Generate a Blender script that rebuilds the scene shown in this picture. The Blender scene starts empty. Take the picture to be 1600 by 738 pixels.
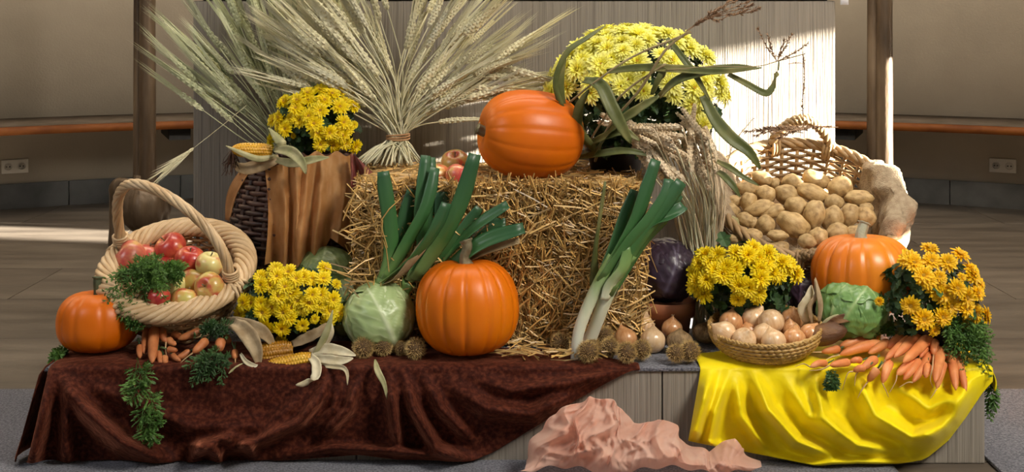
import bpy, math, random
import numpy as np
from mathutils import Vector, Matrix, noise

# ------------------------------------------------------------------ camera, world, light
SC = bpy.context.scene
COL = SC.collection
F, HZ, CH = 1920.0, 27.0, 1.09            # focal length in pixels, horizon row, camera height (1600 x 738)
cd = bpy.data.cameras.new('camera')
cam = bpy.data.objects.new('camera', cd)
COL.objects.link(cam)
cam.location = (0, 0, CH)
cam.rotation_euler = (math.pi / 2, 0, 0)
cd.sensor_width = 36
cd.lens = 36 * F / 1600
cd.shift_y = -(369 - HZ) / 1600
cd.clip_start = 0.05
SC.camera = cam

w = bpy.data.worlds.new('world')
SC.world = w
w.use_nodes = True
w.node_tree.nodes['Background'].inputs[0].default_value = (1.0, 0.9, 0.76, 1)
w.node_tree.nodes['Background'].inputs[1].default_value = 0.115

SUN_A, SUN_E = math.radians(11), math.radians(10)
sd = bpy.data.lights.new('sun', 'SUN')
sd.energy = 100
sd.angle = math.radians(1.2)
sd.color = (1.0, 0.93, 0.8)
sun = bpy.data.objects.new('sun', sd)
COL.objects.link(sun)
sdir = Vector((-math.cos(SUN_A) * math.cos(SUN_E), math.sin(SUN_A) * math.cos(SUN_E), -math.sin(SUN_E)))
sun.rotation_euler = sdir.to_track_quat('-Z', 'Y').to_euler()


def area(name, loc, aim, size, power, col):
    d = bpy.data.lights.new(name, 'AREA')
    d.shape = 'RECTANGLE'
    d.size, d.size_y = size
    d.energy = power
    d.color = col
    o = bpy.data.objects.new(name, d)
    COL.objects.link(o)
    o.location = loc
    o.rotation_euler = (Vector(aim) - Vector(loc)).to_track_quat('-Z', 'Y').to_euler()
    return o


area('window_light_right', (2.3, 0.9, 3.3), (0.1, 3.3, 0.4), (0.8, 1.2), 152, (1.0, 0.93, 0.82))
area('window_light_left', (-2.9, 0.9, 2.9), (-0.3, 3.4, 0.3), (0.8, 1.2), 30, (0.95, 0.96, 1.0))
area('apse_fill_light', (0.0, 4.3, 4.4), (0.0, 7.6, 0.6), (4.0, 1.0), 185, (1.0, 0.89, 0.74))  # unseen area light added to brighten the apse wall
SC.view_settings.view_transform = 'Standard'
SC.view_settings.look = 'None'
SC.view_settings.exposure = 0.0
SC.view_settings.gamma = 1.0
SC.view_settings.use_curve_mapping = False

# ------------------------------------------------------------------ helpers
RN = random.Random(11)
PI = math.pi


def P(px, py, Y):
    return Vector(((px - 800) / F * Y, Y, CH - (py - HZ) / F * Y))


def on_plane(px, py, c, n, off):
    """where the sight line of a pixel meets the plane through c with normal n, moved by off along n"""
    a, b = (px - 800) / F, (py - HZ) / F
    c = Vector(c) + Vector(n) * off
    Y = (n[0] * c[0] + n[1] * c[1] + n[2] * (c[2] - CH)) / (n[0] * a + n[1] - n[2] * b)
    return P(px, py, Y)


def interp(x, pts):
    return float(np.interp(x, [p[0] for p in pts], [p[1] for p in pts]))


class MB:
    def __init__(self):
        self.v, self.f, self.m, self.t = [], [], [], []

    def add(self, v, f, mi=0, t=None):
        o = len(self.v)
        self.v += [tuple(p) for p in v]
        self.f += [tuple(i + o for i in q) for q in f]
        self.m += [mi] * len(f)
        self.t += list(t) if t is not None else [0.0] * len(v)
        return self

    def mesh(self, name, mats, smooth=True):
        me = bpy.data.meshes.new(name)
        me.from_pydata(self.v, [], self.f)
        mats = mats if isinstance(mats, (list, tuple)) else [mats]
        for m in mats:
            me.materials.append(m)
        n = len(me.polygons)
        me.polygons.foreach_set('use_smooth', [smooth] * n)
        if len(mats) > 1:
            me.polygons.foreach_set('material_index', self.m)
        at = me.attributes.new('t', 'FLOAT', 'POINT')
        at.data.foreach_set('value', self.t)
        me.update()
        return me

    def build(self, name, mats, parent=None, smooth=True, loc=None):
        o = bpy.data.objects.new(name, self.mesh(name, mats, smooth))
        COL.objects.link(o)
        if parent is not None:
            o.parent = parent
        if loc is not None:
            o.location = loc
        return o


def inst(name, me, parent=None, mw=None):
    o = bpy.data.objects.new(name, me)
    COL.objects.link(o)
    o.parent = parent
    if mw is not None:
        o.matrix_basis = mw
    return o


def tag(o, label=None, cat=None, group=None, kind=None):
    if label:
        o['label'] = label
    if cat:
        o['category'] = cat
    if group:
        o['group'] = group
    if kind:
        o['kind'] = kind
    return o


def thing(name, label, cat, loc=(0, 0, 0), rot=(0, 0, 0), group=None):
    o = bpy.data.objects.new(name, None)
    COL.objects.link(o)
    o.location = loc
    o.rotation_euler = rot
    o.empty_display_size = 0.05
    return tag(o, label, cat, group)


def copy_tree(o, parent=None):
    c = o.copy()
    COL.objects.link(c)
    c.parent = parent
    for ch in list(o.children):
        copy_tree(ch, c)
    return c


def basis(z, spin=0.0):
    q = Vector(z).normalized().to_track_quat('Z', 'Y')
    return q.to_matrix() @ Matrix.Rotation(spin, 3, 'Z')


def trs(loc, m3, s=1.0):
    s = s if isinstance(s, (tuple, list)) else (s, s, s)
    return Matrix.Translation(Vector(loc)) @ m3.to_4x4() @ Matrix.Diagonal((s[0], s[1], s[2], 1))


def smooth_path(pts, n):
    """Catmull-Rom through the points"""
    p = [Vector(q) for q in pts]
    p = [p[0] * 2 - p[1]] + p + [p[-1] * 2 - p[-2]]
    out = []
    segs = len(p) - 3
    for k in range(n):
        u = k / (n - 1) * segs
        i = min(int(u), segs - 1)
        t = u - i
        a, b, c, d = p[i:i + 4]
        out.append(0.5 * ((2 * b) + (c - a) * t + (2 * a - 5 * b + 4 * c - d) * t * t + (3 * b - a - 3 * c + d) * t ** 3))
    return out


def frames(path, closed=False):
    n = len(path)
    T = []
    for i in range(n):
        a = path[(i - 1) % n] if closed or i > 0 else path[0]
        b = path[(i + 1) % n] if closed or i < n - 1 else path[-1]
        T.append((b - a).normalized())
    up = Vector((0, 0, 1)) if abs(T[0].z) < 0.9 else Vector((0, -1, 0))
    N = [(up - T[0] * up.dot(T[0])).normalized()]
    for i in range(1, n):
        v = N[-1] - T[i] * N[-1].dot(T[i])
        N.append(v.normalized() if v.length > 1e-6 else N[-1])
    B = [T[i].cross(N[i]) for i in range(n)]
    return T, N, B


def tube(mb, path, r, n=6, closed=False, mi=0, cap=True, star=0.0, flat=1.0, t0=0.0, t1=1.0):
    path = [Vector(p) for p in path]
    m = len(path)
    T, N, B = frames(path, closed)
    vs, ts = [], []
    for i in range(m):
        ri = r[i] if isinstance(r, (list, tuple)) else r
        for k in range(n):
            a = 2 * PI * k / n
            rr = ri * (1 + star * (1 if k % 2 else -1))
            vs.append(path[i] + N[i] * (rr * math.cos(a) * flat) + B[i] * (rr * math.sin(a)))
            ts.append(t0 + (t1 - t0) * i / max(1, m - 1))
    fs = []
    for i in range(m if closed else m - 1):
        j = (i + 1) % m
        for k in range(n):
            l = (k + 1) % n
            fs.append((i * n + k, i * n + l, j * n + l, j * n + k))
    if cap and not closed:
        fs.append(tuple(range(n - 1, -1, -1)))
        fs.append(tuple((m - 1) * n + k for k in range(n)))
    mb.add(vs, fs, mi, ts)
    return mb


def rope(mb, path, R, r, strands=3, turns=6, closed=False, n=5, mi=0):
    path = [Vector(p) for p in path]
    T, N, B = frames(path, closed)
    m = len(path)
    for s in range(strands):
        pp = []
        for i in range(m):
            a = 2 * PI * (s / strands + turns * i / (m if closed else m - 1))
            pp.append(path[i] + N[i] * (R * math.cos(a)) + B[i] * (R * math.sin(a)))
        tube(mb, pp, r, n, closed, mi)
    return mb


def lathe(mb, prof, n=32, mod=None, mi=0):
    """prof: (radius, z) rows; mod(theta, i) multiplies the radius"""
    m = len(prof)
    vs, fs, ts = [], [], []
    for i, (r, z) in enumerate(prof):
        for k in range(n):
            a = 2 * PI * k / n
            rr = r * (mod(a, i) if mod else 1)
            vs.append((rr * math.cos(a), rr * math.sin(a), z))
            ts.append(i / (m - 1))
    for i in range(m - 1):
        for k in range(n):
            l = (k + 1) % n
            fs.append((i * n + k, i * n + l, (i + 1) * n + l, (i + 1) * n + k))
    if prof[0][0] > 1e-5:
        fs.append(tuple(range(n - 1, -1, -1)))
    if prof[-1][0] > 1e-5:
        fs.append(tuple((m - 1) * n + k for k in range(n)))
    return mb.add(vs, fs, mi, ts)


def ribbon(mb, path, widths, side, fold=0.25, thick=0.0, mi=0, cross=5, t=None, wave=0.0):
    """a leaf: cross section is a shallow V across `side` (a hint vector); it has two faces when thick > 0"""
    path = [Vector(p) for p in path]
    m = len(path)
    vs, ts = [], []
    for i in range(m):
        a, b = path[max(0, i - 1)], path[min(m - 1, i + 1)]
        T = (b - a).normalized()
        S = Vector(side(i / (m - 1)) if callable(side) else side)
        S = (S - T * S.dot(T))
        S = S.normalized() if S.length > 1e-5 else T.orthogonal().normalized()
        Nn = T.cross(S)
        for k in range(cross):
            u = 2 * k / (cross - 1) - 1
            wv = wave * widths[i] * math.sin(i * 1.7 + 2 * u) * abs(u)
            vs.append(path[i] + S * (u * widths[i]) + Nn * (abs(u) * widths[i] * fold + wv))
            ts.append((t[0] + (t[1] - t[0]) * i / (m - 1)) if t else i / (m - 1))
    fs = []
    for i in range(m - 1):
        for k in range(cross - 1):
            a = i * cross + k
            fs.append((a, a + 1, a + cross + 1, a + cross))
    if thick > 0:
        n0 = len(vs)
        lo = []
        for i in range(m):
            T = (path[min(m - 1, i + 1)] - path[max(0, i - 1)]).normalized()
            for k in range(cross):
                p0 = vs[i * cross + k]
                S = vs[i * cross + cross - 1] - vs[i * cross]
                S = S.normalized() if S.length > 1e-7 else T.orthogonal()
                lo.append(p0 - T.cross(S).normalized() * thick)
        vs += lo
        ts += ts[:n0]
        f2 = [tuple(q + n0 for q in reversed(f)) for f in fs]
        ed = []
        for i in range(m - 1):
            for k, s in ((0, 1), (cross - 1, -1)):
                a, b = i * cross + k, (i + 1) * cross + k
                ed.append((a, b, b + n0, a + n0)[::s])
        for k in range(cross - 1):
            ed.append((k, k + 1, k + 1 + n0, k + n0)[::-1])
            e = (m - 1) * cross + k
            ed.append((e, e + 1, e + 1 + n0, e + n0))
        fs = fs + f2 + ed
    return mb.add(vs, fs, mi, ts)


def box(mb, x0, x1, y0, y1, z0, z1, mi=0, bev=0.0):
    if bev <= 0:
        vs = [(x, y, z) for z in (z0, z1) for y in (y0, y1) for x in (x0, x1)]
        fs = [(0, 2, 3, 1), (4, 5, 7, 6), (0, 1, 5, 4), (2, 6, 7, 3), (0, 4, 6, 2), (1, 3, 7, 5)]
        return mb.add(vs, fs, mi)
    import bmesh
    bm = bmesh.new()
    bmesh.ops.create_cube(bm, size=1)
    for v in bm.verts:
        v.co = Vector(((x0 + x1) / 2 + v.co.x * (x1 - x0), (y0 + y1) / 2 + v.co.y * (y1 - y0), (z0 + z1) / 2 + v.co.z * (z1 - z0)))
    bmesh.ops.bevel(bm, geom=bm.edges[:], offset=bev, segments=2, affect='EDGES', profile=0.6)
    bm.verts.index_update()
    mb.add([v.co[:] for v in bm.verts], [[v.index for v in f.verts] for f in bm.faces], mi)
    bm.free()
    return mb


def fbm(p, o=4):
    return noise.fractal(Vector(p), 1.0, 2.0, o)


# ------------------------------------------------------------------ materials
def mat(name, cols, scale=8.0, rough=0.6, bump=0.0, bscale=None, stretch=(1, 1, 1), attr=False, island=0.0, objr=0.0,
        coat=0.0, sheen=0.0, sheen_tint=None, sss=0.0, transl=0.0, alpha=1.0, detail=4.0, spec=0.5, nvar=0.0, rvar=0.0, metal=0.0, bdist=0.01, seed=True):
    m = bpy.data.materials.new(name)
    m.use_nodes = True
    nt = m.node_tree
    N, L = nt.nodes, nt.links
    bs = N['Principled BSDF']
    out = N['Material Output']
    tc = N.new('ShaderNodeTexCoord')
    mp = N.new('ShaderNodeMapping')
    mp.inputs['Scale'].default_value = stretch
    L.new(tc.outputs['Object'], mp.inputs[0])
    vec = mp.outputs[0]
    oi = N.new('ShaderNodeObjectInfo')
    if seed:
        ad = N.new('ShaderNodeVectorMath')
        ad.operation = 'ADD'
        ml = N.new('ShaderNodeMath')
        ml.operation = 'MULTIPLY'
        ml.inputs[1].default_value = 37.0
        L.new(oi.outputs['Random'], ml.inputs[0])
        L.new(vec, ad.inputs[0])
        L.new(ml.outputs[0], ad.inputs[1])
        vec = ad.outputs[0]
    nz = N.new('ShaderNodeTexNoise')
    nz.inputs['Scale'].default_value = scale
    nz.inputs['Detail'].default_value = detail
    L.new(vec, nz.inputs['Vector'])
    rp = N.new('ShaderNodeValToRGB')
    el = rp.color_ramp.elements
    while len(el) < len(cols):
        el.new(0.5)
    for e, (p, c) in zip(el, cols):
        e.position = p
        e.color = (*c, 1)
    if attr:
        at = N.new('ShaderNodeAttribute')
        at.attribute_name = 't'
        fac = at.outputs['Fac']
        if nvar:
            a2 = N.new('ShaderNodeMath')
            a2.operation = 'MULTIPLY_ADD'
            L.new(nz.outputs['Fac'], a2.inputs[0])
            a2.inputs[1].default_value = nvar
            L.new(fac, a2.inputs[2])
            a3 = N.new('ShaderNodeMath')
            a3.operation = 'SUBTRACT'
            L.new(a2.outputs[0], a3.inputs[0])
            a3.inputs[1].default_value = nvar / 2
            fac = a3.outputs[0]
        L.new(fac, rp.inputs[0])
    else:
        L.new(nz.outputs['Fac'], rp.inputs[0])
    col = rp.outputs[0]

    def vary(col, src, amt):
        hs = N.new('ShaderNodeHueSaturation')
        mr = N.new('ShaderNodeMapRange')
        mr.inputs['To Min'].default_value = 1 - amt
        mr.inputs['To Max'].default_value = 1 + amt
        L.new(src, mr.inputs[0])
        L.new(mr.outputs[0], hs.inputs['Value'])
        L.new(col, hs.inputs['Color'])
        return hs.outputs[0]
    if island:
        ge = N.new('ShaderNodeNewGeometry')
        col = vary(col, ge.outputs['Random Per Island'], island)
    if objr:
        col = vary(col, oi.outputs['Random'], objr)
    L.new(col, bs.inputs['Base Color'])
    bs.inputs['Roughness'].default_value = rough
    bs.inputs['Specular IOR Level'].default_value = spec
    bs.inputs['Coat Weight'].default_value = coat
    bs.inputs['Coat Roughness'].default_value = 0.25
    bs.inputs['Metallic'].default_value = metal
    if sheen:
        bs.inputs['Sheen Weight'].default_value = sheen
        bs.inputs['Sheen Roughness'].default_value = 0.35
        bs.inputs['Sheen Tint'].default_value = (*(sheen_tint or (1, 1, 1)), 1)
    if sss:
        bs.inputs['Subsurface Weight'].default_value = sss
        bs.inputs['Subsurface Radius'].default_value = (0.02, 0.012, 0.006)
        bs.inputs['Subsurface Scale'].default_value = 0.6
    if bump:
        nb = N.new('ShaderNodeTexNoise')
        nb.inputs['Scale'].default_value = bscale or scale * 4
        nb.inputs['Detail'].default_value = 5
        L.new(vec, nb.inputs['Vector'])
        bp = N.new('ShaderNodeBump')
        bp.inputs['Strength'].default_value = bump
        bp.inputs['Distance'].default_value = bdist
        L.new(nb.outputs['Fac'], bp.inputs['Height'])
        L.new(bp.outputs[0], bs.inputs['Normal'])
        if rvar:
            mr = N.new('ShaderNodeMapRange')
            mr.inputs['To Min'].default_value = rough - rvar
            mr.inputs['To Max'].default_value = rough + rvar
            L.new(nz.outputs['Fac'], mr.inputs[0])
            L.new(mr.outputs[0], bs.inputs['Roughness'])
    sh = bs.outputs[0]
    if transl:
        tr = N.new('ShaderNodeBsdfTranslucent')
        L.new(col, tr.inputs[0])
        mx = N.new('ShaderNodeMixShader')
        mx.inputs[0].default_value = transl
        L.new(sh, mx.inputs[1])
        L.new(tr.outputs[0], mx.inputs[2])
        sh = mx.outputs[0]
    if alpha < 1:
        tp = N.new('ShaderNodeBsdfTransparent')
        mx = N.new('ShaderNodeMixShader')
        mx.inputs[0].default_value = alpha
        L.new(tp.outputs[0], mx.inputs[1])
        L.new(sh, mx.inputs[2])
        sh = mx.outputs[0]
    L.new(sh, out.inputs[0])
    return m


def two(a, b, lo=0.35, hi=0.65):
    return [(lo, a), (hi, b)]


M = {}
M['plaster'] = mat('plaster', two((0.40, 0.335, 0.25), (0.45, 0.38, 0.285)), 3, 0.85, 0.25, 90, bdist=0.004)
M['altar_stone'] = mat('altar_stone', [(0.28, (0.15, 0.125, 0.10)), (0.42, (0.25, 0.215, 0.175)), (0.7, (0.31, 0.27, 0.22))], 1.0, 0.8, 0.55, 1.0, stretch=(190, 190, 3), detail=3, bdist=0.006, seed=False)
M['step_stone'] = mat('step_stone', [(0.28, (0.16, 0.14, 0.115)), (0.45, (0.27, 0.24, 0.20)), (0.7, (0.33, 0.295, 0.25))], 1.0, 0.8, 0.6, 1.0, stretch=(210, 210, 3), detail=3, bdist=0.005)
M['tile'] = mat('tile', two((0.088, 0.070, 0.054), (0.15, 0.122, 0.094)), 1.0, 0.5, 0.2, 6, stretch=(2.0, 9, 2), objr=0.10, rvar=0.1)
M['slate'] = mat('slate', two((0.055, 0.055, 0.05), (0.10, 0.098, 0.09)), 6, 0.6, 0.2, 30, objr=0.15)
M['carpet'] = mat('carpet', two((0.075, 0.078, 0.10), (0.22, 0.22, 0.255), 0.38, 0.62), 190, 0.95, 0.8, 260, bdist=0.006, sheen=0.2)
M['bench_wood'] = mat('bench_wood', two((0.13, 0.036, 0.006), (0.20, 0.062, 0.011)), 2, 0.6, 0.1, 30, stretch=(1, 8, 8), spec=0.2)
M['bench_top'] = mat('bench_top', two((0.09, 0.07, 0.05), (0.13, 0.10, 0.075)), 6, 0.9, 0.2, 60, spec=0.1)
M['dark_iron'] = mat('dark_iron', two((0.015, 0.014, 0.013), (0.03, 0.028, 0.025)), 20, 0.6)
M['bronze'] = mat('bronze', [(0.3, (0.05, 0.033, 0.02)), (0.5, (0.11, 0.072, 0.042)), (0.7, (0.2, 0.14, 0.085))], 9, 0.42, 0.6, 25, stretch=(1, 1, 0.25), metal=0.35, rvar=0.12)
M['socket'] = mat('socket', two((0.55, 0.5, 0.42), (0.6, 0.55, 0.46)), 4, 0.4)
M['socket_hole'] = mat('socket_hole', two((0.10, 0.09, 0.08), (0.13, 0.11, 0.10)), 4, 0.6)
M['linen'] = mat('linen', two((0.7, 0.72, 0.78), (0.78, 0.8, 0.85)), 20, 0.8)

# ------------------------------------------------------------------ the setting
CX, CY, WR = 0.0, 1.95, 5.8               # apse wall: centre and radius
STEP_Z, STEP_Y, ALT_Y = 0.235, 3.0, 3.8


def arc_pt(r, a, z):
    return Vector((CX + r * math.sin(a), CY + r * math.cos(a), z))


def arc_block(mb, r0, r1, a0, a1, z0, z1, n=8, mi=0):
    vs, fs = [], []
    for i in range(n + 1):
        a = a0 + (a1 - a0) * i / n
        vs += [arc_pt(r0, a, z0), arc_pt(r1, a, z0), arc_pt(r1, a, z1), arc_pt(r0, a, z1)]
    for i in range(n):
        for k in range(4):
            l = (k + 1) % 4
            fs.append((i * 4 + k, i * 4 + l, i * 4 + 4 + l, i * 4 + 4 + k))
    fs += [(3, 2, 1, 0), (n * 4, n * 4 + 1, n * 4 + 2, n * 4 + 3)]
    return mb.add(vs, fs, mi)


wall = arc_block(MB(), WR, WR + 0.25, -1.25, 0.64, 0.0, 4.2, 64).build('wall_back', M['plaster'])
tag(wall, kind='structure')

# unseen wall added to gate the low sun; openings projected back from its patches
WX = 3.42
tA = math.tan(SUN_A)
zE = math.tan(SUN_E) / math.cos(SUN_A)


def back_y(x, y):
    return y - tA * (WX - x)


def back_z(x, z):
    return z + zE * (WX - x)


Y1 = back_y(1.06, 3.8)
Zl = back_z(1.0, 0.31)
# openings: (y0, y1, z0, z1)
opens = [(2.70, 3.07, Zl, back_z(1.0, 0.47)), (3.07, Y1, Zl, back_z(1.0, 1.045)), (back_y(-2.4, 6.04), back_y(-2.4, 6.42), back_z(0.7, 0.0), back_z(-3.3, 0.0))]
mb = MB()
yy = -1.0
for (p0, p1, z0, z1) in opens:
    if p0 > yy + 1e-6:
        box(mb, WX, WX + 0.04, yy, p0, 0, 5)
    box(mb, WX, WX + 0.04, p0, p1, 0, z0)
    box(mb, WX, WX + 0.04, p0, p1, z1, 5)
    yy = p1
box(mb, WX, WX + 0.04, yy, 7.2, 0, 5)
tag(mb.build('sun_gate_wall', M['plaster'], smooth=False), kind='structure')

# floor: stone tiles laid as separate pieces
fl = box(MB(), -6, 6, -3, 8.2, -0.12, -0.012).build('floor', M['slate'], smooth=False)
tag(fl, kind='structure')
TW, TD = 1.30, 0.58
tile_me = box(MB(), -TW / 2 + 0.002, TW / 2 - 0.002, -TD / 2 + 0.002, TD / 2 - 0.002, -0.012, 0.0, bev=0.0015).mesh('floor_tile', M['tile'], False)
for j in range(14):
    for i in range(-4, 5):
        t = inst('floor_tile', tile_me, fl)
        t.location = (i * TW + (0.65 if j % 2 else 0.0), 0.40 + TD * j, RN.uniform(-0.0008, 0.0002))
cp = MB()
box(cp, -6, -0.9, 0.2, 3.575, 0.0005, 0.009, bev=0.003)
box(cp, -0.9, 0.92, 0.2, 3.05, 0.0005, 0.009, bev=0.003)
tag(cp.build('floor_carpet', M['carpet'], smooth=False), kind='structure')
cp = MB()
box(cp, 1.165, 6, 0.2, 3.575, 0.0005, 0.009, bev=0.003)
tag(cp.build('floor_carpet', M['carpet'], smooth=False), kind='structure')

# skirting of slate slabs
for side, s in (('left', -1), ('right', 1)):
    bb = arc_block(MB(), WR - 0.012, WR + 0.01, s * 0.1, s * 0.62, 0.0, 0.138, 30).build('baseboard_' + side, M['slate'])
    tag(bb, kind='structure')
    a = 0.12
    while a < 0.5:
        w_ = RN.uniform(0.105, 0.13)
        arc_block(MB(), WR - 0.026, WR - 0.012, s * a, s * (a + w_ - 0.0012), 0.0, 0.142, 4).build('skirting_slab', M['slate'], bb, smooth=False)
        a += w_

# wall benches with brackets
for side, s in (('left', -1), ('right', 1)):
    bn = thing('wall_bench', 'orange brown wooden bench along the curved wall %s of the altar' % side, 'bench')
    arc_block(MB(), WR - 0.60, WR - 0.56, s * 0.02, s * 0.62, 0.470, 0.512, 40).build('front_rail', M['bench_wood'], bn)
    arc_block(MB(), WR - 0.56, WR - 0.0, s * 0.02, s * 0.62, 0.480, 0.514, 40).build('seat', M['bench_top'], bn)
    for an in (0.36,):
        k = arc_block(MB(), WR - 0.50, WR - 0.02, s * (an - 0.011), s * (an + 0.011), 0.40, 0.479, 2)
        arc_block(k, WR - 0.50, WR - 0.42, s * (an - 0.011), s * (an + 0.011), 0.425, 0.4795, 2)
        k.build('bracket', M['dark_iron'], bn, smooth=False)


def socket(px, py, label):
    a = math.atan2((px - 800) / F * 7.0, 7.0 - CY)
    for _ in range(4):
        Y = CY + WR * math.cos(a)
        a = math.asin((px - 800) / F * Y / WR)
    Y = CY + WR * math.cos(a)
    z = CH - (py - HZ) / F * Y
    t = thing('wall_socket', label, 'socket', (CX + (WR - 0.001) * math.sin(a), CY + (WR - 0.001) * math.cos(a), z), (0, 0, -a))
    box(MB(), -0.073, 0.073, -0.010, 0.0, -0.04, 0.04, bev=0.004).build('cover_plate', M['socket'], t)
    for dx in (-0.036, 0.036):
        m = MB()
        lathe(m, [(0.0225, 0.0), (0.0225, 0.004), (0.019, 0.004), (0.018, -0.004), (0.0, -0.004)], 24)
        o = m.build('socket_insert', M['socket'], t)
        o.location = (dx, -0.010, 0)
        o.rotation_euler = (PI / 2, 0, 0)
        m = MB()
        for hx in (-0.0085, 0.0085):
            lathe(m, [(0.0, 0.0), (0.003, 0.0)], 10)
            m2 = MB()
            lathe(m2, [(0.0045, -0.0035), (0.0045, 0.0006), (0.0, 0.0006)], 12)
            h = m2.build('pin_hole', M['socket_hole'], o)
            h.location = (hx, 0, 0)
    return t


socket(23, 260, 'double wall socket under the bench left of the altar')
socket(1567, 259, 'double wall socket under the bench right of the altar')

# altar
al = thing('altar', 'large grey stone altar block with fine vertical grooves on the step', 'altar', (0, ALT_Y, STEP_Z))
box(MB(), -0.986, 1.0, 0.0, 0.75, -STEP_Z + 0.0, 0.906, bev=0.004).build('base', M['altar_stone'], al, smooth=False)
box(MB(), -1.0, 1.014, -0.012, 0.765, 0.912, 1.03, bev=0.005).build('table_slab', M['altar_stone'], al, smooth=False)
box(MB(), -0.96, 0.98, 0.02, 0.73, 0.9, 0.915).build('shadow_gap', M['dark_iron'], al, smooth=False)  # dark filler standing in for the shadow under the table slab
m = MB()
ribbon(m, smooth_path([(1.012, -0.010, 1.034), (1.02, -0.014, 0.98), (1.022, -0.016, 0.893)], 8), [0.014] * 8, (1, 0.3, 0), 0.3, 0.002)
m.build('cloth_corner', M['linen'], al)

# stone step with carpet on top
st = thing('altar_step', None, None)
tag(st, kind='structure')
xs = [-1.1375, -0.38, 0.367, 1.156]
for i in range(3):
    box(MB(), xs[i] + 0.0015, xs[i + 1] - 0.0015, STEP_Y, STEP_Y + 0.35, 0.0, STEP_Z - 0.009, bev=0.003).build('step_block', M['step_stone'], st, smooth=False)
box(MB(), xs[0] + 0.01, xs[3] - 0.01, STEP_Y + 0.34, ALT_Y - 0.001, 0.0, STEP_Z - 0.01).build('step_core', M['step_stone'], st, smooth=False)
box(MB(), xs[0] - 0.004, xs[3] + 0.004, STEP_Y - 0.006, ALT_Y - 0.001, STEP_Z - 0.009, STEP_Z, bev=0.003).build('step_carpet', M['carpet'], st, smooth=False)


# bronze poles behind the altar
def pole(px, label, lit):
    Y = 5.60 if lit else 5.7
    x = (px - 800) / F * Y
    t = thing('bronze_pole', label, 'pole', (x, Y, 0))
    zz = [0.30, 0.36, 0.42, 0.6, 1.0, 1.6, 2.4]
    for dx, dy, rs in ((0.016, -0.01, (0.044, 0.042, 0.040, 0.039, 0.037, 0.036, 0.036)), (-0.030, 0.012, (0.03, 0.028, 0.027, 0.026, 0.025, 0.024, 0.024))):
        m = MB()
        pth = smooth_path([Vector((dx, dy, z)) for z in zz], 40)
        rr = [interp(p.z, list(zip(zz, rs))) * (1 + 0.05 * fbm((p.z * 6, dx * 40, 3))) for p in pth]
        tube(m, pth, rr, 16)
        m.build('shaft', M['bronze'], t)
    m = MB()
    ph = [(0.0, 0.10), (0.06, 0.105), (0.1, 0.15), (0.112, 0.2), (0.1, 0.26), (0.062, 0.31), (0.05, 0.34), (0.046, 0.36)]
    lathe(m, ph, 48, lambda a, i: 1 + 0.10 * abs(math.cos(4 * a)) * (1 if 1 < i < 6 else 0.2))
    m.build('gadrooned_knob', M['bronze'], t)
    for k, an in enumerate((2.9,) if not lit else (1.2, 4.4)):
        m = MB()
        c = Vector((0.09 * math.cos(an), 0.09 * math.sin(an), 0))
        pth = smooth_path([Vector((0.04 * math.cos(an), 0.04 * math.sin(an), 0.31)), c + Vector((0.04 * math.cos(an), 0.04 * math.sin(an), 0.315)), c * 1.75 + Vector((0, 0, 0.25)), c * 1.8 + Vector((0, 0, 0.13)), c * 1.7 + Vector((0, 0, 0.02))], 18)
        tube(m, pth, [0.022, 0.025, 0.024, 0.024, 0.028, 0.032, 0.034, 0.032, 0.026, 0.022, 0.02, 0.02, 0.02, 0.02, 0.022, 0.026, 0.03, 0.03], 10)
        m.build('foot', M['bronze'], t)
    m = MB()
    lathe(m, [(0.0, 0.0), (0.12, 0.0), (0.13, 0.02), (0.1, 0.05), (0.05, 0.08), (0.045, 0.11), (0.0, 0.11)], 28)
    m.build('foot_plate', M['bronze'], t)


pole(226, 'dark bronze pole with knobbed foot behind the apple basket', 0)
pole(1375, 'tall bronze pole with sunlit lower shaft behind the potato basket', 1)

# ------------------------------------------------------------------ cloths
M['velvet'] = mat('velvet', [(0.36, (0.030, 0.006, 0.003)), (0.5, (0.058, 0.012, 0.006)), (0.66, (0.105, 0.026, 0.012))], 95, 0.75, 0.6, 50, sheen=0.7, sheen_tint=(0.72, 0.25, 0.14), detail=6, bdist=0.006, spec=0.12)
M['yellow_cloth'] = mat('yellow_cloth', two((0.84, 0.66, 0.002), (0.92, 0.76, 0.006)), 14, 0.5, 0.15, 60, sheen=0.35, sheen_tint=(1, 0.9, 0.3), bdist=0.004, spec=0.25)
M['pink_organza'] = mat('pink_organza', two((0.88, 0.50, 0.38), (0.95, 0.66, 0.54)), 10, 0.6, 0.2, 60, transl=0.4, alpha=0.80, bdist=0.003, sheen=0.2)
M['tan_organza'] = mat('tan_organza', two((0.58, 0.27, 0.08), (0.76, 0.41, 0.16)), 18, 0.6, 0.2, 90, transl=0.35, alpha=0.78, bdist=0.003, sheen=0.2)
M['red_organza'] = mat('red_organza', two((0.16, 0.03, 0.028), (0.30, 0.07, 0.06)), 18, 0.6, 0.2, 90, transl=0.3, alpha=0.93, bdist=0.003, sheen=0.2)
M['burlap'] = mat('burlap', two((0.30, 0.22, 0.14), (0.42, 0.33, 0.22)), 60, 0.9, 0.7, 240, bdist=0.006)


def seg_dist(p, pl):
    best = (1e9, 0)
    n = len(pl) - 1
    for i in range(n):
        ax, ay = pl[i]
        bx, by = pl[i + 1]
        dx, dy = bx - ax, by - ay
        t = max(0, min(1, ((p[0] - ax) * dx + (p[1] - ay) * dy) / (dx * dx + dy * dy)))
        d = math.hypot(p[0] - ax - t * dx, p[1] - ay - t * dy)
        if d < best[0]:
            best = (d, (i + t) / n)
    return best


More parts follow.
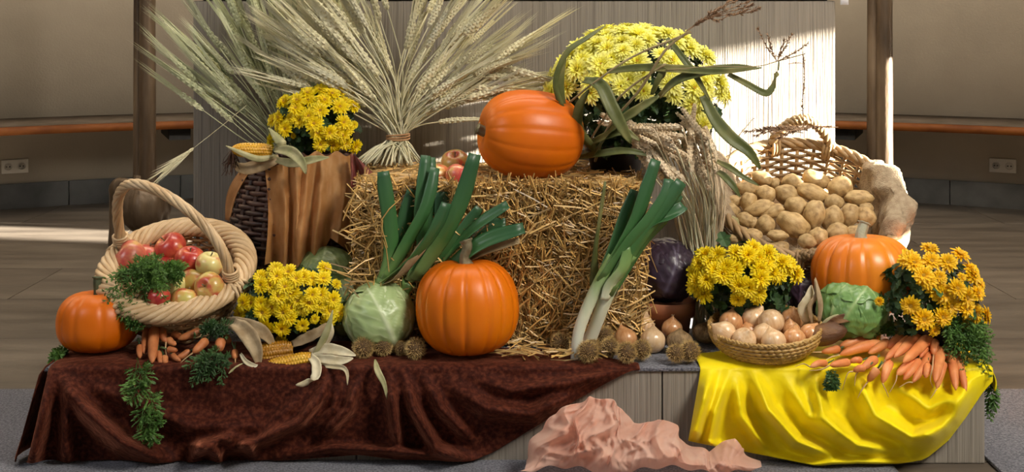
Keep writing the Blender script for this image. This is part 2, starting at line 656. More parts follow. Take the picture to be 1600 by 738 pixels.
def hanging(px, py, ridges, base, seed):
    d = base
    for pl, amp, wd in ridges:
        ds, t = seg_dist((px, py), pl)
        d += 2.5 * amp * math.exp(-(ds / wd / 0.9) ** 2) * min(1, 0.25 + 2.0 * t, 4 * (1.06 - t))
    return d + 0.006 * fbm((px * 0.018 + seed, py * 0.018, seed))


def drape(name, mt, label, cat, cols, hem, left, right, ridges, ytop, seed, base=0.012, nv=46, top_x=None):
    """cloth lying on the step and falling over its front edge; cols = pixel columns at the edge, hem(px) = pixel row of the hem"""
    mb_ = MB()
    rows = []
    for i, px in enumerate(cols):
        row = []
        f = i / (len(cols) - 1)
        yt = ytop(px)
        x_edge = (px - 800) / F * (STEP_Y - 0.012)
        for k in range(10):
            y = yt + (STEP_Y + 0.012 - yt) * k / 9
            row.append(Vector((x_edge + (0.0 if top_x is None else top_x(px, y)), y, STEP_Z + 0.004 + 0.0025 * (1 + fbm((px * 0.03, y * 9, seed))))))
        h = hem(px)
        for k in range(nv + 1):
            v = k / nv
            py = 577 + (h - 577) * v
            sx = px + left(px, v) + right(px, v)
            d = hanging(sx, py, ridges, base, seed)
            d = max(0.008, d * min(1.0, 0.35 + 2.6 * v))
            Y = STEP_Y - d
            p = P(sx, py, Y)
            if k == 0:
                p.z = STEP_Z + 0.001
            p.z = max(p.z, 0.013)
            row.append(p)
        rows.append(row)
    n = len(rows[0])
    vs = [p for r in rows for p in r]
    fs = [(i * n + k, i * n + k + 1, (i + 1) * n + k + 1, (i + 1) * n + k) for i in range(len(rows) - 1) for k in range(n - 1)]
    mb_.add(vs, fs)
    o = mb_.build(name, mt)
    s = o.modifiers.new('thickness', 'SOLIDIFY')
    s.thickness = 0.003
    s.offset = -1
    s = o.modifiers.new('sub', 'SUBSURF')
    s.levels = s.render_levels = 1
    return tag(o, label, cat)


brown_hem = [(60, 733), (110, 727), (200, 730), (330, 726), (430, 722), (560, 712), (640, 722), (735, 723), (770, 708), (800, 690), (850, 660), (900, 626), (950, 598), (985, 580), (1000, 578)]
brown_ridges = [([(92, 588), (130, 640), (190, 692), (262, 722)], 0.040, 15), ([(78, 580), (62, 670), (46, 732)], 0.035, 12), ([(102, 620), (104, 730)], 0.03, 9),
                ([(120, 590), (200, 630), (300, 668), (420, 668), (500, 600)], 0.014, 16),
                ([(296, 726), (318, 694), (372, 682)], 0.03, 9), ([(345, 726), (332, 702), (300, 700)], 0.03, 9), ([(400, 716), (380, 690)], 0.02, 9),
                ([(512, 585), (500, 622), (470, 660), (400, 692), (330, 708)], 0.026, 10), ([(560, 588), (545, 640), (500, 684)], 0.022, 9), ([(536, 588), (520, 640), (480, 676)], 0.016, 7),
                ([(606, 588), (614, 640), (622, 704)], 0.030, 9), ([(632, 584), (646, 640), (682, 700), (722, 716)], 0.030, 10), ([(660, 584), (690, 640), (740, 690)], 0.018, 10),
                ([(700, 596), (760, 640), (832, 648), (905, 612)], 0.024, 17), ([(730, 584), (800, 612), (900, 596), (960, 584)], 0.016, 13),
                ([(430, 716), (520, 700), (600, 704), (680, 712), (742, 719)], 0.020, 8)]
bc = [75 + 925 * i / 150 for i in range(151)]
velvet = drape('velvet_cloth', M['velvet'], 'dark brown crushed velvet cloth draped over the left front of the step', 'cloth', bc, lambda x: interp(x, brown_hem),
               lambda x, v: -36 * v * max(0, 1 - (x - 75) / 60), lambda x, v: 0, brown_ridges, lambda x: interp(x, [(75, 3.22), (600, 3.22), (900, 3.12), (1000, 3.02)]), 3.0)
# the cloth's flap round the left end of the step
m = MB()
vs, fs = [], []
for i in range(12):
    for k in range(12):
        v = k / 11
        y = 2.99 + 0.30 * i / 11
        vs.append(Vector((-1.143 - 0.052 * v - 0.012 * math.sin(i * 1.3) * v + (0.0 if k else 0.01), y - 0.03 * v * (1 - i / 11), STEP_Z + 0.004 - (STEP_Z - 0.014) * v * (1 - 0.5 * (i / 11) ** 2))))
for i in range(11):
    for k in range(11):
        fs.append((i * 12 + k, i * 12 + k + 1, i * 12 + 13 + k, i * 12 + 12 + k))
m.add(vs, fs).build('side_flap', M['velvet'], velvet).modifiers.new('t', 'SOLIDIFY').thickness = 0.003

yh = [(1094, 690), (1130, 700), (1210, 716), (1250, 724), (1275, 729), (1340, 731), (1420, 729), (1450, 716), (1482, 690), (1512, 650), (1535, 615), (1552, 596)]
yr = [([(1112, 576), (1096, 640), (1080, 696)], 0.040, 12), ([(1140, 578), (1118, 640), (1108, 690), (1120, 700)], 0.030, 9), ([(1150, 590), (1158, 650), (1200, 706)], 0.020, 9),
      ([(1176, 580), (1200, 640), (1245, 690), (1310, 716)], 0.034, 11), ([(1226, 590), (1262, 650), (1330, 700)], 0.016, 12), ([(1272, 585), (1286, 650), (1340, 696), (1400, 706)], 0.030, 13),
      ([(1338, 590), (1368, 650), (1425, 684), (1470, 670)], 0.034, 14), ([(1400, 600), (1450, 640), (1500, 616)], 0.020, 15), ([(1520, 590), (1490, 650), (1430, 706)], 0.026, 15),
      ([(1200, 712), (1270, 726), (1340, 722), (1420, 724)], 0.020, 8)]
yc = [1094 + 458 * i / 110 for i in range(111)]
yellow = drape('yellow_cloth', M['yellow_cloth'], 'bright yellow satin cloth draped over the right front of the step', 'cloth', yc, lambda x: interp(x, yh),
               lambda x, v: -20 * v * max(0, 1 - (x - 1094) / 60), lambda x, v: 0, yr, lambda x: interp(x, [(1094, 3.10), (1300, 3.22), (1552, 3.24)]), 8.0, base=0.016)
# turned corner hanging past the right end of the step
m = MB()
vs, fs = [], []
for i in range(14):
    for k in range(9):
        v = k / 8
        y = 2.985 + 0.26 * i / 13
        drop = 0.045 * (1 - i / 13) ** 0.8 + 0.015
        vs.append(Vector((1.160 + 0.018 * math.sin(v * 2.2) + 0.006 * math.sin(i), y, STEP_Z + 0.006 - drop * v)))
for i in range(13):
    for k in range(8):
        fs.append((i * 9 + k, i * 9 + k + 1, i * 9 + 10 + k, i * 9 + 9 + k))
m.add(vs, fs).build('turned_corner', M['yellow_cloth'], yellow).modifiers.new('t', 'SOLIDIFY').thickness = 0.003

# pink organza heap on the carpet: a crumpled sheet thrown in lumps
ph = [(812, 722), (822, 700), (840, 676), (870, 648), (900, 630), (925, 620), (955, 626), (975, 640), (990, 660), (1010, 662), (1030, 655), (1050, 664), (1066, 686), (1090, 698), (1110, 706), (1128, 692), (1142, 684), (1152, 700), (1168, 708), (1184, 722)]
pr = [([(900, 630), (880, 680), (900, 735)], 0.03, 12), ([(925, 622), (930, 680), (940, 735)], 0.05, 11), ([(840, 680), (900, 668), (975, 640)], 0.03, 9), ([(850, 735), (860, 690), (920, 640)], 0.03, 11),
      ([(960, 630), (950, 690), (935, 738)], 0.05, 10), ([(985, 735), (1000, 690), (1035, 660)], 0.05, 12), ([(1020, 735), (1045, 700), (1060, 672)], 0.04, 10), ([(1060, 738), (1070, 705), (1110, 700)], 0.04, 9),
      ([(1135, 690), (1130, 720), (1100, 740)], 0.05, 8), ([(1150, 700), (1150, 735)], 0.03, 8), ([(960, 690), (1000, 676), (1020, 720)], 0.025, 8), ([(820, 712), (870, 720), (930, 700)], 0.02, 8)]
m = MB()
vs, fs = [], []
NX, NV = 210, 64
for i in range(NX + 1):
    px = px_ = 813 + 371 * i / NX
    top = interp(px, ph) + 1.5 * math.sin(px * 0.21)
    bot = 744 - 14 * abs(math.sin(px * 0.019 + 0.6)) + 3 * math.sin(px * 0.13)
    bot = max(bot, top + 6)
    for k in range(NV + 1):
        v = k / NV
        if v <= 0.75:
            u = v / 0.75
            py = bot + (top - bot) * u
            px = px_
            Y = 2.80 + 0.115 * u ** 1.2
            wx, wy = noise.noise(Vector((px * 0.010, py * 0.012, 1.0))), noise.noise(Vector((px * 0.010, py * 0.012, 7.0)))
            d = 0.0
            wt = max(0.0, min(1.0, (px - 960) / 50))
            for (ax_, ay_, ww_) in ((948, 596, 1 - wt), (1062, 618, wt)):
                an_, rd_ = math.atan2(py - ay_, px - ax_), math.hypot(py - ay_, px - ax_)
                for fq, am in ((2.0, 0.075), (4.3, 0.040), (9.0, 0.014)):
                    n_ = 1 - abs(2.0 * noise.noise(Vector((an_ * fq + 0.9 * wx, rd_ * 0.007 * fq ** 0.6 + 0.7 * wy, ax_ * 0.1 + fq))))
                    d += ww_ * am * n_ * abs(n_)
            n_ = 1 - abs(2.0 * noise.noise(Vector((px * 0.028 + wx, py * 0.034 + wy, 3.0))))
            d += 0.018 * n_ * abs(n_)
            px += 16 * noise.noise(Vector((px * 0.03, py * 0.03, 11.0))) * min(1, 6 * u)
            for pl, amp, wd in pr:
                ds, t = seg_dist((px, py), pl)
                d += 0.5 * amp * math.exp(-ds / wd * 1.6)
            edge = min(1, 5 * min(i, NX - i) / NX + 0.2)
            p = P(px, py, Y - d * edge * (1 - 0.6 * u) * min(1, 4 * u + 0.15))
            p.z = max(p.z, 0.012)
            last = p
        else:
            u = (v - 0.75) / 0.25
            p = Vector((last.x, last.y + 0.10 * u * min(1.0, (2.965 - last.y) / 0.11), last.z * (1 - u ** 1.5) + 0.012 * u ** 1.5))
        vs.append(p)
for i in range(NX):
    for k in range(NV):
        a = i * (NV + 1) + k
        fs.append((a, a + NV + 1, a + NV + 2, a + 1))
o = m.add(vs, fs).build('organza_scarf', M['pink_organza'])
tag(o, 'salmon pink organza scarf crumpled on the carpet before the step', 'scarf')

# ------------------------------------------------------------------ straw bale
M['straw_core'] = mat('straw_core', two((0.07, 0.04, 0.013), (0.20, 0.12, 0.04)), 40, 0.9, 1.0, 80, bdist=0.02)  # darker than the straw, to paint shade into the gaps between stems
M['straw'] = mat('straw', two((0.46, 0.27, 0.075), (0.66, 0.44, 0.16)), 6, 0.42, island=0.55, spec=0.5)
BZ = 0.655
BX0, BX1, BY0, BY1 = -0.40, 0.34, 3.19, 3.64
bale = thing('straw_bale', 'rectangular bale of golden straw on the step before the altar', 'bale', (0, 0, 0))
import bmesh
bm = bmesh.new()
bmesh.ops.create_cube(bm, size=1)
bmesh.ops.subdivide_edges(bm, edges=bm.edges[:], cuts=28, use_grid_fill=True)
for v in bm.verts:
    c = v.co.copy()
    p = Vector(((BX0 + BX1) / 2 + c.x * (BX1 - BX0), (BY0 + BY1) / 2 + c.y * (BY1 - BY0), (STEP_Z + BZ) / 2 + 0.004 + c.z * (BZ - STEP_Z - 0.012)))
    rr = max(0, (abs(c.x) + abs(c.z) - 0.88)) + max(0, (abs(c.y) + abs(c.z) - 0.88)) + max(0, (abs(c.x) + abs(c.y) - 0.88))
    ctr = Vector(((BX0 + BX1) / 2, (BY0 + BY1) / 2, (STEP_Z + BZ) / 2))
    p = ctr + (p - ctr) * (1 - 0.12 * rr)
    p += (p - ctr).normalized() * (0.016 * fbm(p * 9) - 0.008)
    p.z = max(p.z, STEP_Z + 0.006)
    v.co = p
bm.verts.index_update()
m = MB().add([v.co[:] for v in bm.verts], [[v.index for v in f.verts] for f in bm.faces])
bm.free()
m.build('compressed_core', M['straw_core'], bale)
rs = np.random.RandomState(5)


def straw(mb_, c, d, L, r, bend):
    d = Vector(d).normalized()
    s = d.orthogonal().normalized()
    s = (Matrix.Rotation(rs.uniform(0, 6.28), 3, d) @ s)
    b = s * bend
    pts = [c - d * (L / 2), c + b, c + d * (L / 2)]
    tube(mb_, pts, [r, r, r * 0.9], 3, cap=False)


mb_s = MB()
big = []
faces = (('front', 5600), ('top', 3000), ('left', 1500), ('right', 900))
for face, n in faces:
    for q in range(n):
        a, b = rs.uniform(0, 1), rs.uniform(0, 1)
        L = rs.uniform(0.03, 0.10)
        out_ = rs.normal(0, 0.22)
        lift = rs.uniform(-0.004, 0.014) if rs.rand() < 0.85 else rs.uniform(0.0, 0.028)
        if face == 'front':
            c = Vector((BX0 + a * (BX1 - BX0), BY0 - lift, STEP_Z + 0.01 + b * (BZ - STEP_Z - 0.015)))
            an = rs.normal(PI / 2, 0.75) if 0.3 < a < 0.72 else rs.uniform(0, PI)
            d = Vector((math.cos(an), -abs(out_), math.sin(an)))
        elif face == 'top':
            c = Vector((BX0 + a * (BX1 - BX0), BY0 + b ** 1.4 * (BY1 - BY0), BZ - 0.004 + lift * 0.7))
            an = rs.uniform(0, PI)
            d = Vector((math.cos(an), math.sin(an), out_ * 0.6))
        else:
            x = BX0 - lift if face == 'left' else BX1 + lift
            c = Vector((x, BY0 + a * (BY1 - BY0), STEP_Z + 0.01 + b * (BZ - STEP_Z - 0.015)))
            an = rs.uniform(0, PI)
            d = Vector((out_ * (1 if face == 'left' else -1), math.cos(an), math.sin(an)))
        # rounded shoulders
        ctr = Vector(((BX0 + BX1) / 2, (BY0 + BY1) / 2, (STEP_Z + BZ) / 2))
        k = ((c.x - ctr.x) / (BX1 - BX0), (c.y - ctr.y) / (BY1 - BY0), (c.z - ctr.z) / (BZ - STEP_Z))
        rr = max(0, abs(k[0]) + abs(k[2]) - 0.88) + max(0, abs(k[1]) + abs(k[2]) - 0.88) + max(0, abs(k[0]) + abs(k[1]) - 0.88)
        c = ctr + (c - ctr) * (1 - 0.11 * rr)
        r = rs.uniform(0.0011, 0.0025)
        if face in ('front', 'top') and L > 0.062 and lift > 0.008 and len(big) < 240:
            big.append((c, d, L * rs.uniform(1.0, 1.7), r * 1.15))
            continue
        if c.z - abs(d.normalized().z) * L / 2 < STEP_Z + 0.006:
            c.z = STEP_Z + 0.008 + abs(d.normalized().z) * L / 2
        straw(mb_s, c, d, L, r, rs.uniform(0, 0.006))
tag(mb_s.build('packed_straw', M['straw'], bale, smooth=False), kind='stuff')
for (c, d, L, r) in big:
    if c.z - abs(d.normalized().z) * L / 2 < STEP_Z + 0.006:
        c.z = STEP_Z + 0.008 + abs(d.normalized().z) * L / 2
    mm = MB()
    straw(mm, c, d, L, r, rs.uniform(0, 0.012))
    mm.build('straw', M['straw'], bale, smooth=False)
# fallen straw at the foot of the bale
mm = MB()
for q in range(130):
    c = Vector((rs.uniform(-0.02, 0.30), rs.uniform(3.03, 3.19), STEP_Z + rs.uniform(0.009, 0.03)))
    an = rs.uniform(0, PI)
    straw(mm, c, (math.cos(an), math.sin(an) * 0.7, rs.uniform(-0.12, 0.12)), rs.uniform(0.03, 0.10), rs.uniform(0.0012, 0.0022), rs.uniform(0, 0.006))
for q in range(70):
    c = Vector((rs.uniform(-0.42, -0.30), rs.uniform(3.11, 3.20), rs.uniform(0.36, 0.64)))
    straw(mm, c, (rs.normal(0, 1), -abs(rs.normal(0, 0.4)), rs.normal(0, 1)), rs.uniform(0.05, 0.13), rs.uniform(0.0012, 0.0024), 0.008)
tag(mm.build('loose_straw', M['straw'], bale, smooth=False), kind='stuff')

# ------------------------------------------------------------------ pumpkins
M['pumpkin'] = mat('pumpkin', [(0.3, (0.58, 0.110, 0.0)), (0.55, (0.72, 0.160, 0.0)), (0.75, (0.78, 0.23, 0.001))], 3.2, 0.42, 0.12, 28, coat=0.08, spec=0.35, bdist=0.004, sss=0.05)
M['pumpkin_yellow'] = mat('pumpkin_yellow', [(0.35, (0.60, 0.13, 0.003)), (0.55, (0.74, 0.20, 0.005)), (0.75, (0.82, 0.36, 0.012))], 3.0, 0.4, 0.12, 28, coat=0.2, bdist=0.004, sss=0.05)
M['stem_green'] = mat('stem_green', two((0.025, 0.045, 0.018), (0.09, 0.11, 0.05)), 20, 0.6, 0.4, 60)
M['stem_brown'] = mat('stem_brown', two((0.12, 0.10, 0.05), (0.27, 0.23, 0.13)), 20, 0.7, 0.5, 60)
M['stem_pale'] = mat('stem_pale', two((0.30, 0.33, 0.22), (0.5, 0.5, 0.38)), 20, 0.7, 0.4, 60)


def pumpkin_mesh(rx, h, ribs, depth, seed, mt, dimple=0.16, shoulder=0.85, lean=0.0):
    rr = random.Random(seed)
    edges = [0.0]
    for k in range(ribs):
        edges.append(edges[-1] + rr.uniform(0.72, 1.28))
    edges = [e / edges[-1] * 2 * PI for e in edges]
    NA, NB = ribs * 10, 44
    vs, fs, ts = [], [], []
    for i in range(NB + 1):
        ph = PI * i / NB
        rho = math.sin(ph) ** shoulder if 0 < i < NB else 0.0
        z0 = math.copysign(abs(math.cos(ph)) ** 0.92, math.cos(ph))
        for k in range(NA):
            th = 2 * PI * k / NA
            j = max(q for q in range(ribs) if edges[q] <= th + 1e-9)
            u = (th - edges[j]) / (edges[j + 1] - edges[j])
            g = abs(2 * u - 1)
            groove = g ** 5
            dep = depth * (0.65 + 0.5 * abs(math.cos(ph)) ** 0.7)
            r = rho * (1 - dep * groove) * (1 + 0.025 * noise.noise(Vector((math.cos(th) * 1.3, math.sin(th) * 1.3, seed + z0))))
            z = z0 * (1 - dimple * math.exp(-(rho / 0.26) ** 2)) * (1 - 0.12 * groove * (abs(z0) > 0.3) * rho * 0)
            vs.append((rx * r * math.cos(th) + lean * z, rx * r * math.sin(th), h / 2 * z))
            ts.append(groove)
    for i in range(NB):
        for k in range(NA):
            l = (k + 1) % NA
            fs.append((i * NA + k, i * NA + l, (i + 1) * NA + l, (i + 1) * NA + k)[::-1])
    me = MB().add(vs, fs, 0, ts).mesh('pumpkin_body', mt)
    me.validate()
    return me


def pumpkin(name, label, loc, rot, rx, h, ribs, depth, seed, mt, stem_pts, stem_r, stem_m, **kw):
    t = thing(name, label, 'pumpkin', loc, rot)
    inst('body', pumpkin_mesh(rx, h, ribs, depth, seed, mt, **kw), t)
    m = MB()
    n = 16
    pts = smooth_path([Vector(p) + Vector((0, 0, h / 2 * (1 - kw.get('dimple', 0.16)) - 0.004)) for p in stem_pts], n)
    tube(m, pts, [stem_r * (1 + 1.0 * math.exp(-i / 1.6) + (0.35 if i > n - 3 else 0)) for i in range(n)], 12, star=0.16)
    m.build('stem', stem_m, t)
    return t


x, y, z = P(154, 560, 3.13)
pumpkin('pumpkin', 'small round orange pumpkin with dark green stem, at left end of the step', (x, 3.13, STEP_Z + 0.0815), (-0.05, 0.03, 0.6), 0.104, 0.150, 11, 0.05, 3, M['pumpkin'],
        [(0, 0, 0), (-0.002, 0, 0.02), (-0.004, 0.0, 0.042), (-0.003, 0, 0.055)], 0.0095, M['stem_green'], dimple=0.20, shoulder=0.62)
x, y, z = P(730, 560, 3.115)
pumpkin('pumpkin', 'large ribbed orange pumpkin standing upright before the straw bale', (x, 3.105, STEP_Z + 0.124), (-0.06, 0.0, 0.35), 0.131, 0.236, 15, 0.055, 5, M['pumpkin'],
        [(0, 0, 0), (-0.004, 0, 0.025), (0.003, -0.004, 0.05), (0.0, 0, 0.068)], 0.0115, M['stem_brown'], dimple=0.13, shoulder=0.70)
x, y, z = P(829, 226, 3.27)
pumpkin('pumpkin', 'large smooth orange pumpkin lying on its side on the straw bale', (x, 3.27, BZ + 0.122), (0.0, -1.47, 0.28), 0.120, 0.282, 14, 0.028, 8, M['pumpkin'],
        [(0, 0, 0), (0, 0, 0.010), (0.004, 0, 0.022), (0.006, 0, 0.028)], 0.012, M['stem_brown'], dimple=0.12, shoulder=0.74)
x, y, z = P(1347, 428, 3.22)
pumpkin('pumpkin', 'orange and yellow pumpkin behind the green cabbage, below the potato basket', (x, 3.22, z), (-0.05, 0.05, 0.9), 0.134, 0.205, 14, 0.075, 13, M['pumpkin_yellow'],
        [(0, 0, 0), (0.0, 0, 0.02), (0.008, -0.004, 0.04), (0.012, -0.006, 0.05)], 0.012, M['stem_pale'], dimple=0.16, shoulder=0.66)

# ------------------------------------------------------------------ baskets
M['wicker_pale'] = mat('wicker_pale', two((0.52, 0.34, 0.17), (0.70, 0.51, 0.30)), 14, 0.45, 0.2, 60, island=0.16, coat=0.1)
M['wicker_inner'] = mat('wicker_inner', two((0.36, 0.22, 0.10), (0.56, 0.38, 0.19)), 14, 0.5, 0.2, 60, island=0.22)
M['wicker_brown'] = mat('wicker_brown', two((0.26, 0.155, 0.065), (0.46, 0.30, 0.145)), 14, 0.5, 0.2, 60, island=0.25)
M['wicker_dark'] = mat('wicker_dark', two((0.030, 0.013, 0.010), (0.085, 0.035, 0.024)), 14, 0.5, 0.3, 60, island=0.3)
M['wicker_gold'] = mat('wicker_gold', two((0.36, 0.21, 0.06), (0.56, 0.36, 0.13)), 20, 0.5, 0.2, 80, island=0.2)


def wicker(parent, r0, r1, H, rings, stakes, mt, sr, amp, bulge=0.0, base=True, zlo=0.0, per=4):
    rad = lambda z: r0 + (r1 - r0) * (z / H) + bulge * math.sin(PI * z / H)
    mw = MB()
    n = stakes * per
    for k in range(rings):
        z = zlo + (H - zlo) * (k + 0.5) / rings
        pth = []
        for i in range(n):
            a = 2 * PI * i / n
            r = rad(z) + amp * math.cos(stakes / 2 * a + k * PI)
            pth.append(Vector((r * math.cos(a), r * math.sin(a), z + 0.0006 * math.sin(7 * a + k))))
        tube(mw, pth, sr, 5, closed=True)
    o = mw.build('woven_side', mt, parent)
    ms = MB()
    for s in range(stakes):
        a = 2 * PI * (s + 0.5 * 0) / stakes
        tube(ms, [Vector((rad(z) * math.cos(a), rad(z) * math.sin(a), z)) for z in [H * q / 7 for q in range(8)]], sr * 1.1, 5)
    tag(ms.build('stakes', mt, parent), kind='stuff')
    if base:
        mb_ = MB()
        lathe(mb_, [(0.0, 0.0), (r0 * 0.98, 0.0), (r0, 0.008), (r0 * 0.97, 0.012), (0.0, 0.012)], 40)
        mb_.build('base', mt, parent)
    return rad


# apple basket: pale willow, tilted towards the viewer
AB_T = math.radians(27)
ab_c = P(276, 420, 3.22)                       # centre of its rim
ab_n = Vector((0, -math.sin(AB_T), math.cos(AB_T)))
AB_H, AB_R = 0.142, 0.168
ab = thing('apple_basket', 'pale willow basket with thick braided rim and tall handle, full of apples', 'basket', ab_c - ab_n * AB_H, (AB_T, 0, 0))
wicker(ab, 0.125, AB_R - 0.004, AB_H, 13, 30, M['wicker_inner'], 0.0048, 0.005, bulge=0.008)
m = MB()
pth = []
for q in range(16):
    s = q / 15
    ps = math.radians(-75 + 300 * s)
    th = -0.45 + 0.95 * s
    r = AB_R + 0.010 + 0.023 * math.cos(ps)
    pth.append(Vector((r * math.cos(th), r * math.sin(th), AB_H + 0.017 * math.sin(ps) + 0.002)))
tube(m, pth, 0.0082, 6)
strand = m.mesh('rim_strand', M['wicker_pale'])
for k in range(46):
    o = inst('rim_strand', strand, ab)
    o.rotation_euler = (0, 0, 2 * PI * k / 46)
hz = math.radians(-24)
pts = []
for q in range(40):
    a = PI * q / 39
    r = AB_R + 0.008
    x = -r * math.cos(a) - 0.060 * math.sin(a) ** 2
    zz = AB_H + 0.245 * math.sin(a) ** 0.75
    pts.append(Vector((x * math.cos(hz), x * math.sin(hz), zz)))
pts = smooth_path(pts[::3] + [pts[-1]], 60)
m = MB()
rope(m, pts, 0.0075, 0.0072, 6, 3.4)
m.build('handle', M['wicker_pale'], ab)
for s in (-1, 1):
    mm = MB()
    c = Vector((s * (AB_R + 0.008) * math.cos(hz), s * (AB_R + 0.008) * math.sin(hz), AB_H))
    rad_ = Vector((math.cos(hz) * s, math.sin(hz) * s, 0))
    for k in range(5):
        loop = [c + rad_ * (0.036 * math.cos(2 * PI * q / 18)) + Vector((0, 0, 0.024 * math.sin(2 * PI * q / 18))) + Vector((-rad_.y, rad_.x, 0)) * (0.007 * (k - 2) + 0.012 * math.cos(2 * PI * q / 18) * (k % 2 * 2 - 1)) for q in range(18)]
        tube(mm, loop, 0.0045, 5, closed=True)
    for k in range(4):
        loop = [c + Vector((0, 0, 0.030 + 0.007 * k)) + rad_ * (0.0185 * math.cos(2 * PI * q / 14)) + Vector((-rad_.y, rad_.x, 0)) * (0.0185 * math.sin(2 * PI * q / 14)) for q in range(14)]
        tube(mm, loop, 0.004, 5, closed=True)
    mm.build('handle_binding', M['wicker_pale'], ab)

# apples
M['apple_red'] = mat('apple_red', [(0.30, (0.72, 0.36, 0.10)), (0.40, (0.58, 0.10, 0.05)), (0.62, (0.42, 0.022, 0.022))], 1.1, 0.3, coat=0.3, stretch=(1.6, 1.6, 0.9), detail=5, sss=0.05)
M['apple_pink'] = mat('apple_pink', [(0.32, (0.74, 0.44, 0.16)), (0.46, (0.66, 0.19, 0.11)), (0.62, (0.55, 0.07, 0.06))], 1.1, 0.32, coat=0.3, stretch=(1.6, 1.6, 0.9), detail=5, sss=0.05)
M['apple_mixed'] = mat('apple_mixed', [(0.36, (0.58, 0.48, 0.13)), (0.52, (0.62, 0.36, 0.10)), (0.62, (0.56, 0.10, 0.05))], 1.1, 0.32, coat=0.3, stretch=(1.2, 1.2, 0.8), detail=5, sss=0.05)
M['apple_yellow'] = mat('apple_yellow', [(0.40, (0.72, 0.66, 0.27)), (0.57, (0.74, 0.58, 0.22)), (0.66, (0.62, 0.18, 0.09))], 1.1, 0.32, coat=0.3, stretch=(1.0, 1.0, 1.0), detail=4, sss=0.05)


def apple_mesh(seed):
    prof = []
    NB = 26
    for i in range(NB + 1):
        ph = PI * i / NB
        r = math.sin(ph) ** 0.86 if 0 < i < NB else 0.0
        z = math.cos(ph)
        z = z * (1 - 0.34 * math.exp(-(r / 0.22) ** 2)) if z > 0 else z * (1 - 0.18 * math.exp(-(r / 0.2) ** 2))
        prof.append((r * (1 + 0.07 * z), 0.88 * z))
    m = MB()
    rr = random.Random(seed)
    p5 = rr.uniform(0, 6)
    lathe(m, prof[::-1], 28, lambda a, i: 1 + 0.018 * math.cos(5 * a + p5) + 0.025 * math.cos(a + seed))
    return m


def apple(label, px, py, pos, dpx, mt, seed, axis=(0.1, -0.3, 1), group=None):
    Y = pos.y
    r = dpx / 2 / F * Y
    t = thing('apple', label, 'apple', pos, group=group)
    t.rotation_euler = basis(axis, seed).to_euler()
    o = apple_mesh(seed).build('body', mt, t)
    o.scale = (r, r, r * 1.0)
    m = MB()
    tube(m, smooth_path([(0, 0, 0.5), (0.03, 0, 0.72), (0.10, 0.02, 0.98)], 7), [0.05, 0.04, 0.035, 0.035, 0.04, 0.05, 0.055], 6)
    o = m.build('stem', M['stem_brown'], t)
    o.scale = (r, r, r)
    return t


def ab_pt(px, py, off):
    return on_plane(px, py, ab_c, ab_n, off)


AP = [(201, 404, 58, 'apple_pink', -0.005, (-0.5, -0.35, 0.5), 'big pinkish red apple at the far left in the handled willow basket'),
      (230, 404, 50, 'apple_pink', -0.030, (0.3, 0.1, 1), 'pinkish apple half hidden behind the leftmost apple in the willow basket'),
      (267, 388, 50, 'apple_red', -0.005, (-0.5, -0.45, 0.8), 'topmost red apple with its stem hollow showing, in the willow basket'),
      (296, 407, 47, 'apple_red', 0.010, (0.2, -0.3, 1), 'dark red apple in the middle of the willow basket, left of the pale one'),
      (327, 414, 44, 'apple_yellow', 0.018, (0.2, -0.2, 1), 'pale yellow apple with red flank beside the basket handle'),
      (304, 442, 46, 'apple_mixed', -0.010, (0.3, 0.2, 1), 'shaded orange red apple in the willow basket under the pale yellow one'),
      (327, 449, 47, 'apple_mixed', 0.022, (-0.3, -0.9, 0.3), 'yellow and red apple against the right front rim of the willow basket'),
      (271, 446, 40, 'apple_yellow', 0.004, (-0.2, 0.2, 1), 'yellowish apple in the willow basket partly covered by green carrot tops'),
      (248, 465, 35, 'apple_red', 0.024, (0.1, -0.2, 1), 'small bright red apple at the front rim of the willow basket'),
      (289, 470, 44, 'apple_mixed', 0.004, (0.2, 0.3, 1), 'red and yellow apple low behind the front rim of the willow basket'),
      (262, 416, 40, 'apple_red', -0.035, (0.2, 0.3, 1), 'deep red apple sunk low between the others in the willow basket')]
for i, (px, py, d, mt, off, ax, lb) in enumerate(AP):
    apple(lb, px, py, ab_pt(px, py, off), d, M[mt], i + 1, ax, 'apples in the willow basket')
for i, (px, py, d, mt, Y, ax, lb) in enumerate([(711, 256, 46, 'apple_mixed', 3.36, (0.0, -0.55, 0.8), 'yellow and red apple at the back of the three on the straw bale'),
                                               (717, 276, 43, 'apple_pink', 3.25, (0.4, 0.1, 1), 'red flushed apple at the right front of three on the straw bale'),
                                               (683, 277, 44, 'apple_mixed', 3.29, (-0.3, 0.3, 1), 'yellow red apple at the left of three on the straw bale, behind leek leaves')]):
    p = P(px, py, Y)
    apple(lb, px, py, p, d, M[mt], i + 20, ax, 'apples on the straw bale')

# tall dark basket
TB = P(470, 300, 3.56)
tb = thing('tall_basket', 'tall dark brown wicker basket holding a yellow chrysanthemum, hung with tan organza', 'basket', (TB.x, 3.56, STEP_Z))
TBH = 0.45
wicker(tb, 0.15, 0.135, TBH, 34, 26, M['wicker_dark'], 0.0072, 0.006, bulge=0.058)
m = MB()
rope(m, [Vector((0.142 * math.cos(2 * PI * q / 80), 0.142 * math.sin(2 * PI * q / 80), TBH + 0.004)) for q in range(80)], 0.010, 0.0095, 3, 16, closed=True)
m.build('braided_rim', M['wicker_dark'], tb)
m = MB()
hp = smooth_path([(-0.05, -0.155, TBH + 0.002), (0.0, -0.175, TBH + 0.030), (0.05, -0.155, TBH + 0.002)], 18)
rope(m, [Vector((p.x + 0.0, p.y, p.z)) for p in hp], 0.008, 0.008, 3, 4)
m.build('handle', M['wicker_dark'], tb)


